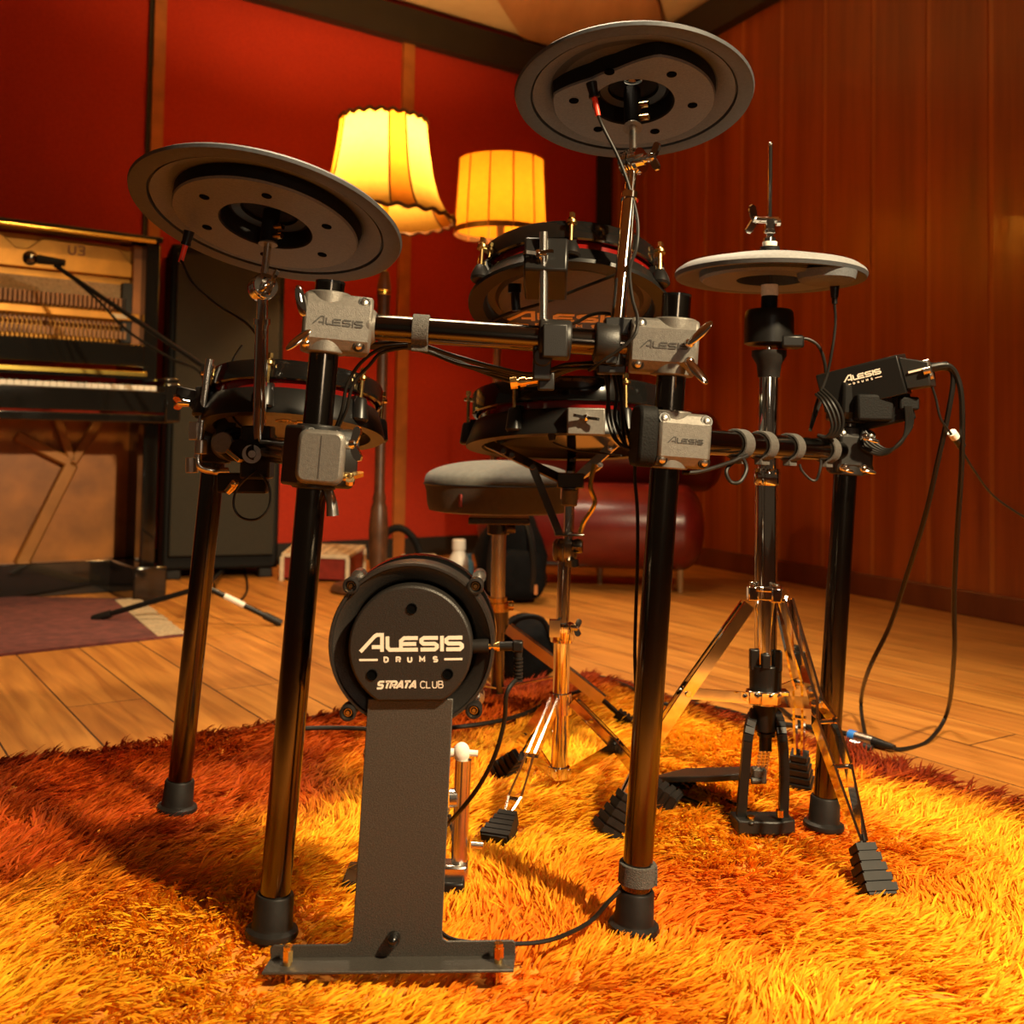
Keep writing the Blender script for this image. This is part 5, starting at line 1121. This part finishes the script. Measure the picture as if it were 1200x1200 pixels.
# kick cable and plug
ye = YK-.012
e0 = jx+kxx*.029
kp = thing('audio_plug', 'black right-angle plug in the side socket of the kick pad', 'plug', e0)
m = MB(); m.cyl(e0, e0+kxx*.022, .0052, n=14); m.box(e0+kxx*.022, (.012,.012,.012)); m.build('body', 'satin_black', kp, bevel=.002)
c0 = e0+kxx*.023-Z*.005; m = MB(); m.cyl(c0, c0-Z*.034, .0048, .0034, 12)
for i in range(7): m.cyl(c0-Z*(.008+.004*i), c0-Z*(.010+.004*i), .0056, n=12)
m.build('strain_relief', 'rubber', kp)
cable([c0-Z*.030, P(594,812,ye), P(591,845,ye+.01), P(580,885,ye+.02), P(562,920,ye+.04), P(541,948,ye+.06), P(522,968,ye+.10), P(505,985,ye+.14)], .0026, 'black cable dropping from the kick pad socket behind its tower')
cable([P(512,1088,1.235), G(528,1100,.040), G(560,1105,.040), G(610,1106,.040), G(650,1100,.040), G(690,1081,.042), P(712,1058,1.262), P(726,1044,1.270)], .0026, 'black cable curving over rug from kick tower to the right front leg')
cable([bo1+V((.02,0,-.01)), P(80,322,3.70), P(115,352,3.62), P(150,388,3.55), P(200,420,3.46), P(238,442,3.41), P(243,520,3.41), P(245,600,3.41), G(252,690,.01), G(275,705,.006), G(290,690,.006), G(285,660,.006)], .0045, 'thin black cable trailing from the microphone along its boom')

# ---------------------------------------------------------------- shaggy rug
RC0 = plan(G(690,797)); e1 = V((-.805,-.593,0)).normalized(); e2 = V((.570,-.822,0)).normalized()
la, lb = 2.25, 2.0
q = [RC0, RC0+e1*la, RC0+e1*la+e2*lb, RC0+e2*lb]
m = MB(); m.add([v+Z*.006 for v in q]+[v+Z*.0006 for v in q], [[0,1,2,3],[7,6,5,4],[0,4,5,1],[1,5,6,2],[2,6,7,3],[3,7,4,0]])
rug = m.build('shaggy_rug', 'rug_back'); tag(rug, 'orange shaggy rug with dark red edges spread beneath the whole drum kit', 'rug')
def vnoise(x, y, sc, seed):                      # smooth value noise
    r = np.random.default_rng(seed); T = r.random((64, 64)); x = x*sc+100; y = y*sc+100
    xi, yi = np.floor(x).astype(int), np.floor(y).astype(int); fx_, fy_ = x-xi, y-yi; fx_ = fx_*fx_*(3-2*fx_); fy_ = fy_*fy_*(3-2*fy_)
    g = lambda a, b: T[a % 64, b % 64]
    return (g(xi,yi)*(1-fx_)+g(xi+1,yi)*fx_)*(1-fy_)+(g(xi,yi+1)*(1-fx_)+g(xi+1,yi+1)*fx_)*fy_
NT = 36000; ta = rng.random(NT)*la; tb = rng.random(NT)*lb
X = RC0.x+e1.x*ta+e2.x*tb; Y = RC0.y+e1.y*ta+e2.y*tb
def seg_d(p, a, b):                              # distance on the floor to a segment
    ax_, ay_, bx2, by2 = a[0], a[1], b[0], b[1]; L2 = (bx2-ax_)**2+(by2-ay_)**2; t = np.clip(((X-ax_)*(bx2-ax_)+(Y-ay_)*(by2-ay_))/L2, 0, 1)
    return np.hypot(X-ax_-t*(bx2-ax_), Y-ay_-t*(by2-ay_))
# the pile is pressed flat where the kick pad's foot stands
press = seg_d(None, (fl0.x, fl0.y-.014), (fl1.x, fl1.y-.014))
for q in [LEGS[k][0] for k in LEGS]: press = np.minimum(press, np.maximum(0, seg_d(None, (q.x, q.y), (q.x, q.y+.001))-.002))
for o in bpy.data.objects:
    if o.name.startswith('rubber_foot') and o.parent and o.parent.name.startswith('leg') and o.parent.parent and o.parent.parent.name in ('snare_stand', 'hi_hat_stand'):
        w = [ORG[o]+v.co for v in o.data.vertices]; q = min(w, key=lambda v: v.z); press = np.minimum(press, .012+seg_d(None, (q.x, q.y), (ORG[o].x, ORG[o].y)))
q = hs_.location; press = np.minimum(press, seg_d(None, (q.x-.04, YH-.02), (q.x+.04, YH-.02))+.005)
keep = (Y > .80) & (np.abs(X) < .62*Y+.22) & (press > .004); ta, tb, X, Y, press = ta[keep], tb[keep], X[keep], Y[keep], press[keep]; NT = len(X)
n1 = vnoise(X, Y, 3.0, 1); n2 = vnoise(X, Y, 7.0, 2); n3 = vnoise(X, Y, 14, 3); n4 = vnoise(X, Y, 4.2, 4)
# dye: red borders, yellow-orange field with rusty blotches
wob = (n1-.5)*.34+(n2-.5)*.16
redl = np.clip((.33+.34*np.clip((ta-.75)/.5, 0, 1)+wob*1.0-tb)/.20, 0, 1); redr = np.clip((.15+wob*.5-ta)/.09, 0, 1)
red = np.maximum(redl, redr); dark = np.clip((.10+wob*.3-np.minimum(ta, tb))/.08, 0, 1)
field = np.clip((n4-.52)*2.2+(n3-.5)*.9, 0, 1)
c_y = np.array([.94,.44,.018]); c_o = np.array([.80,.20,.008]); c_r = np.array([.38,.030,.0025]); c_d = np.array([.12,.008,.002])
tc_ = c_y+(c_o-c_y)*field[:, None]; tc_ = tc_+(c_r-tc_)*(red*.92)[:, None]; tc_ = tc_+(c_d-tc_)*(dark*.8)[:, None]
ang = math.radians(-12)+(n1-.5)*3.6+(n2-.5)*2.4+rng.normal(0, .35, NT); lean = np.clip(1.10+(n3-.5)*.5+rng.normal(0, .16, NT), .5, 1.42)
K_ = 7; N = NT*K_
rp = lambda a: np.repeat(a, K_, axis=0)
x0 = rp(X)+rng.normal(0, .0034, N); y0 = rp(Y)+rng.normal(0, .0034, N)
an = rp(ang)+rng.normal(0, .20, N); le = np.clip(rp(lean)+rng.normal(0, .13, N), .15, 1.45); Ls = rng.normal(.034, .005, N)*np.clip(rp(press)/.075, .45, 1)
wd = rng.uniform(.0020, .0034, N)
D = np.stack([np.cos(an)*np.sin(le), np.sin(an)*np.sin(le), np.cos(le)], 1)
U = np.stack([np.zeros(N), np.zeros(N), np.ones(N)], 1)
D0 = D*.7+U*.5; D0 /= np.linalg.norm(D0, axis=1)[:, None]; D2 = D+np.stack([np.cos(an), np.sin(an), -np.full(N, .25)], 1)*.55; D2 /= np.linalg.norm(D2, axis=1)[:, None]
side = np.cross(D, U); side /= np.linalg.norm(side, axis=1)[:, None]+1e-9
tw = rng.normal(0, .5, N); nrm = np.cross(side, D); side = side*np.cos(tw)[:, None]+nrm*np.sin(tw)[:, None]
p0 = np.stack([x0, y0, np.full(N, .005)], 1); p1 = p0+D0*(Ls*.36)[:, None]; p2 = p1+D*(Ls*.36)[:, None]; p3 = p2+D2*(Ls*.32)[:, None]; p3[:, 2] = np.maximum(p3[:, 2], .006)
w = (side*wd[:, None])
VV = np.stack([p0-w*.5, p0+w*.5, p1-w*.55, p1+w*.55, p2-w*.5, p2+w*.5, p3-w*.12, p3+w*.12], 1).reshape(-1, 3)
base = (np.arange(N)*8)[:, None, None]; Q = np.array([[0,1,3,2],[2,3,5,4],[4,5,7,6]])[None]
FF = (base+Q).reshape(-1)
me = bpy.data.meshes.new('pile'); nf = N*3
me.vertices.add(N*8); me.vertices.foreach_set('co', (VV-np.array([RC0.x, RC0.y, 0])).astype(np.float32).ravel())
me.loops.add(nf*4); me.loops.foreach_set('vertex_index', FF.astype(np.int32)); me.polygons.add(nf); me.polygons.foreach_set('loop_start', np.arange(0, nf*4, 4, dtype=np.int32))
try: me.polygons.foreach_set('loop_total', np.full(nf, 4, dtype=np.int32))
except Exception: pass
me.polygons.foreach_set('use_smooth', np.ones(nf, dtype=bool))
at = me.attributes.new('dye', 'FLOAT_COLOR', 'POINT')
colr = rp(tc_)*rng.normal(1, .14, N)[:, None].clip(.55, 1.45); colr[:, 1] *= rng.normal(1, .10, N).clip(.7, 1.3); colr = colr.clip(0, 1)
at.data.foreach_set('color', np.repeat(np.concatenate([colr, np.ones((N, 1))], 1), 8, axis=0).astype(np.float32).ravel())
me.update(); me.validate()
pm_ = bpy.data.materials.new('pile'); pm_.use_nodes = True; nt = pm_.node_tree; b = nt.nodes['Principled BSDF']
a_ = nt.nodes.new('ShaderNodeAttribute'); a_.attribute_name = 'dye'; nt.links.new(a_.outputs['Color'], b.inputs['Base Color']); b.inputs['Roughness'].default_value = .65; b.inputs['Specular IOR Level'].default_value = .1; b.inputs['Sheen Weight'].default_value = .0
tr = nt.nodes.new('ShaderNodeBsdfTranslucent'); nt.links.new(a_.outputs['Color'], tr.inputs['Color']); mx = nt.nodes.new('ShaderNodeMixShader'); mx.inputs[0].default_value = .30
nt.links.new(b.outputs[0], mx.inputs[1]); nt.links.new(tr.outputs[0], mx.inputs[2]); nt.links.new(mx.outputs[0], nt.nodes['Material Output'].inputs[0])
me.materials.append(pm_)
po = bpy.data.objects.new('pile', me); COL.objects.link(po); place(po, RC0, rug); po['kind'] = 'stuff'

# ---------------------------------------------------------------- light
def lamp(name, typ, loc, to, energy, col, size=.1, **kw):
    l = bpy.data.lights.new(name, typ); o = bpy.data.objects.new(name, l); COL.objects.link(o); o.location = loc
    if to is not None: o.rotation_euler = (V(to)-V(loc)).to_track_quat('-Z', 'Y').to_euler()
    l.energy = energy; l.color = col
    if typ == 'AREA': l.size = size
    else: l.shadow_soft_size = size
    for k, v in kw.items(): setattr(l, k, v)
    return o
lamp('key_lamp', 'SPOT', (1.30,.05,2.05), (.0,1.75,.2), 700, (1,.79,.48), .065, spot_size=math.radians(70), spot_blend=.6)
lamp('front_fill', 'AREA', (.55,-.65,.95), (0,1.5,.7), 3.5, (1,.82,.60), .30)  # added soft fill near the camera, no such lamp in the room
lamp('bulb_light', 'POINT', (ax.x, ax.y, zp(168)), None, 58, (1,.58,.22), .04)
lamp('overhead_fill', 'AREA', (-.1,2.5,2.78), (0,2.3,0), 34, (1,.80,.54), .8, spread=math.radians(95))  # added panel for chrome streaks and bright top edges, no fixture there
lamp('bulb_light', 'POINT', (ax2.x, ax2.y, z1_+.15), None, 85, (1,.55,.17), .04)
lamp('piano_fill', 'SPOT', (-.3,2.5,2.55), (-1.6,3.6,.30), 110, (1,.66,.26), .10, spot_size=math.radians(56), spot_blend=.6)  # added spot to brighten the piano and left floor, no fixture there
wd_ = bpy.data.worlds.new('world'); S.world = wd_; wd_.use_nodes = True; bg = wd_.node_tree.nodes['Background']; bg.inputs[0].default_value = (1,.62,.34,1); bg.inputs[1].default_value = .04
S.view_settings.view_transform = 'Standard'; S.view_settings.look = 'None'; S.view_settings.gamma = 1; S.view_settings.exposure = 0
S.view_settings.use_curve_mapping = False
S.cycles.use_denoising = True; S.cycles.max_bounces = 8; S.cycles.sample_clamp_indirect = 4
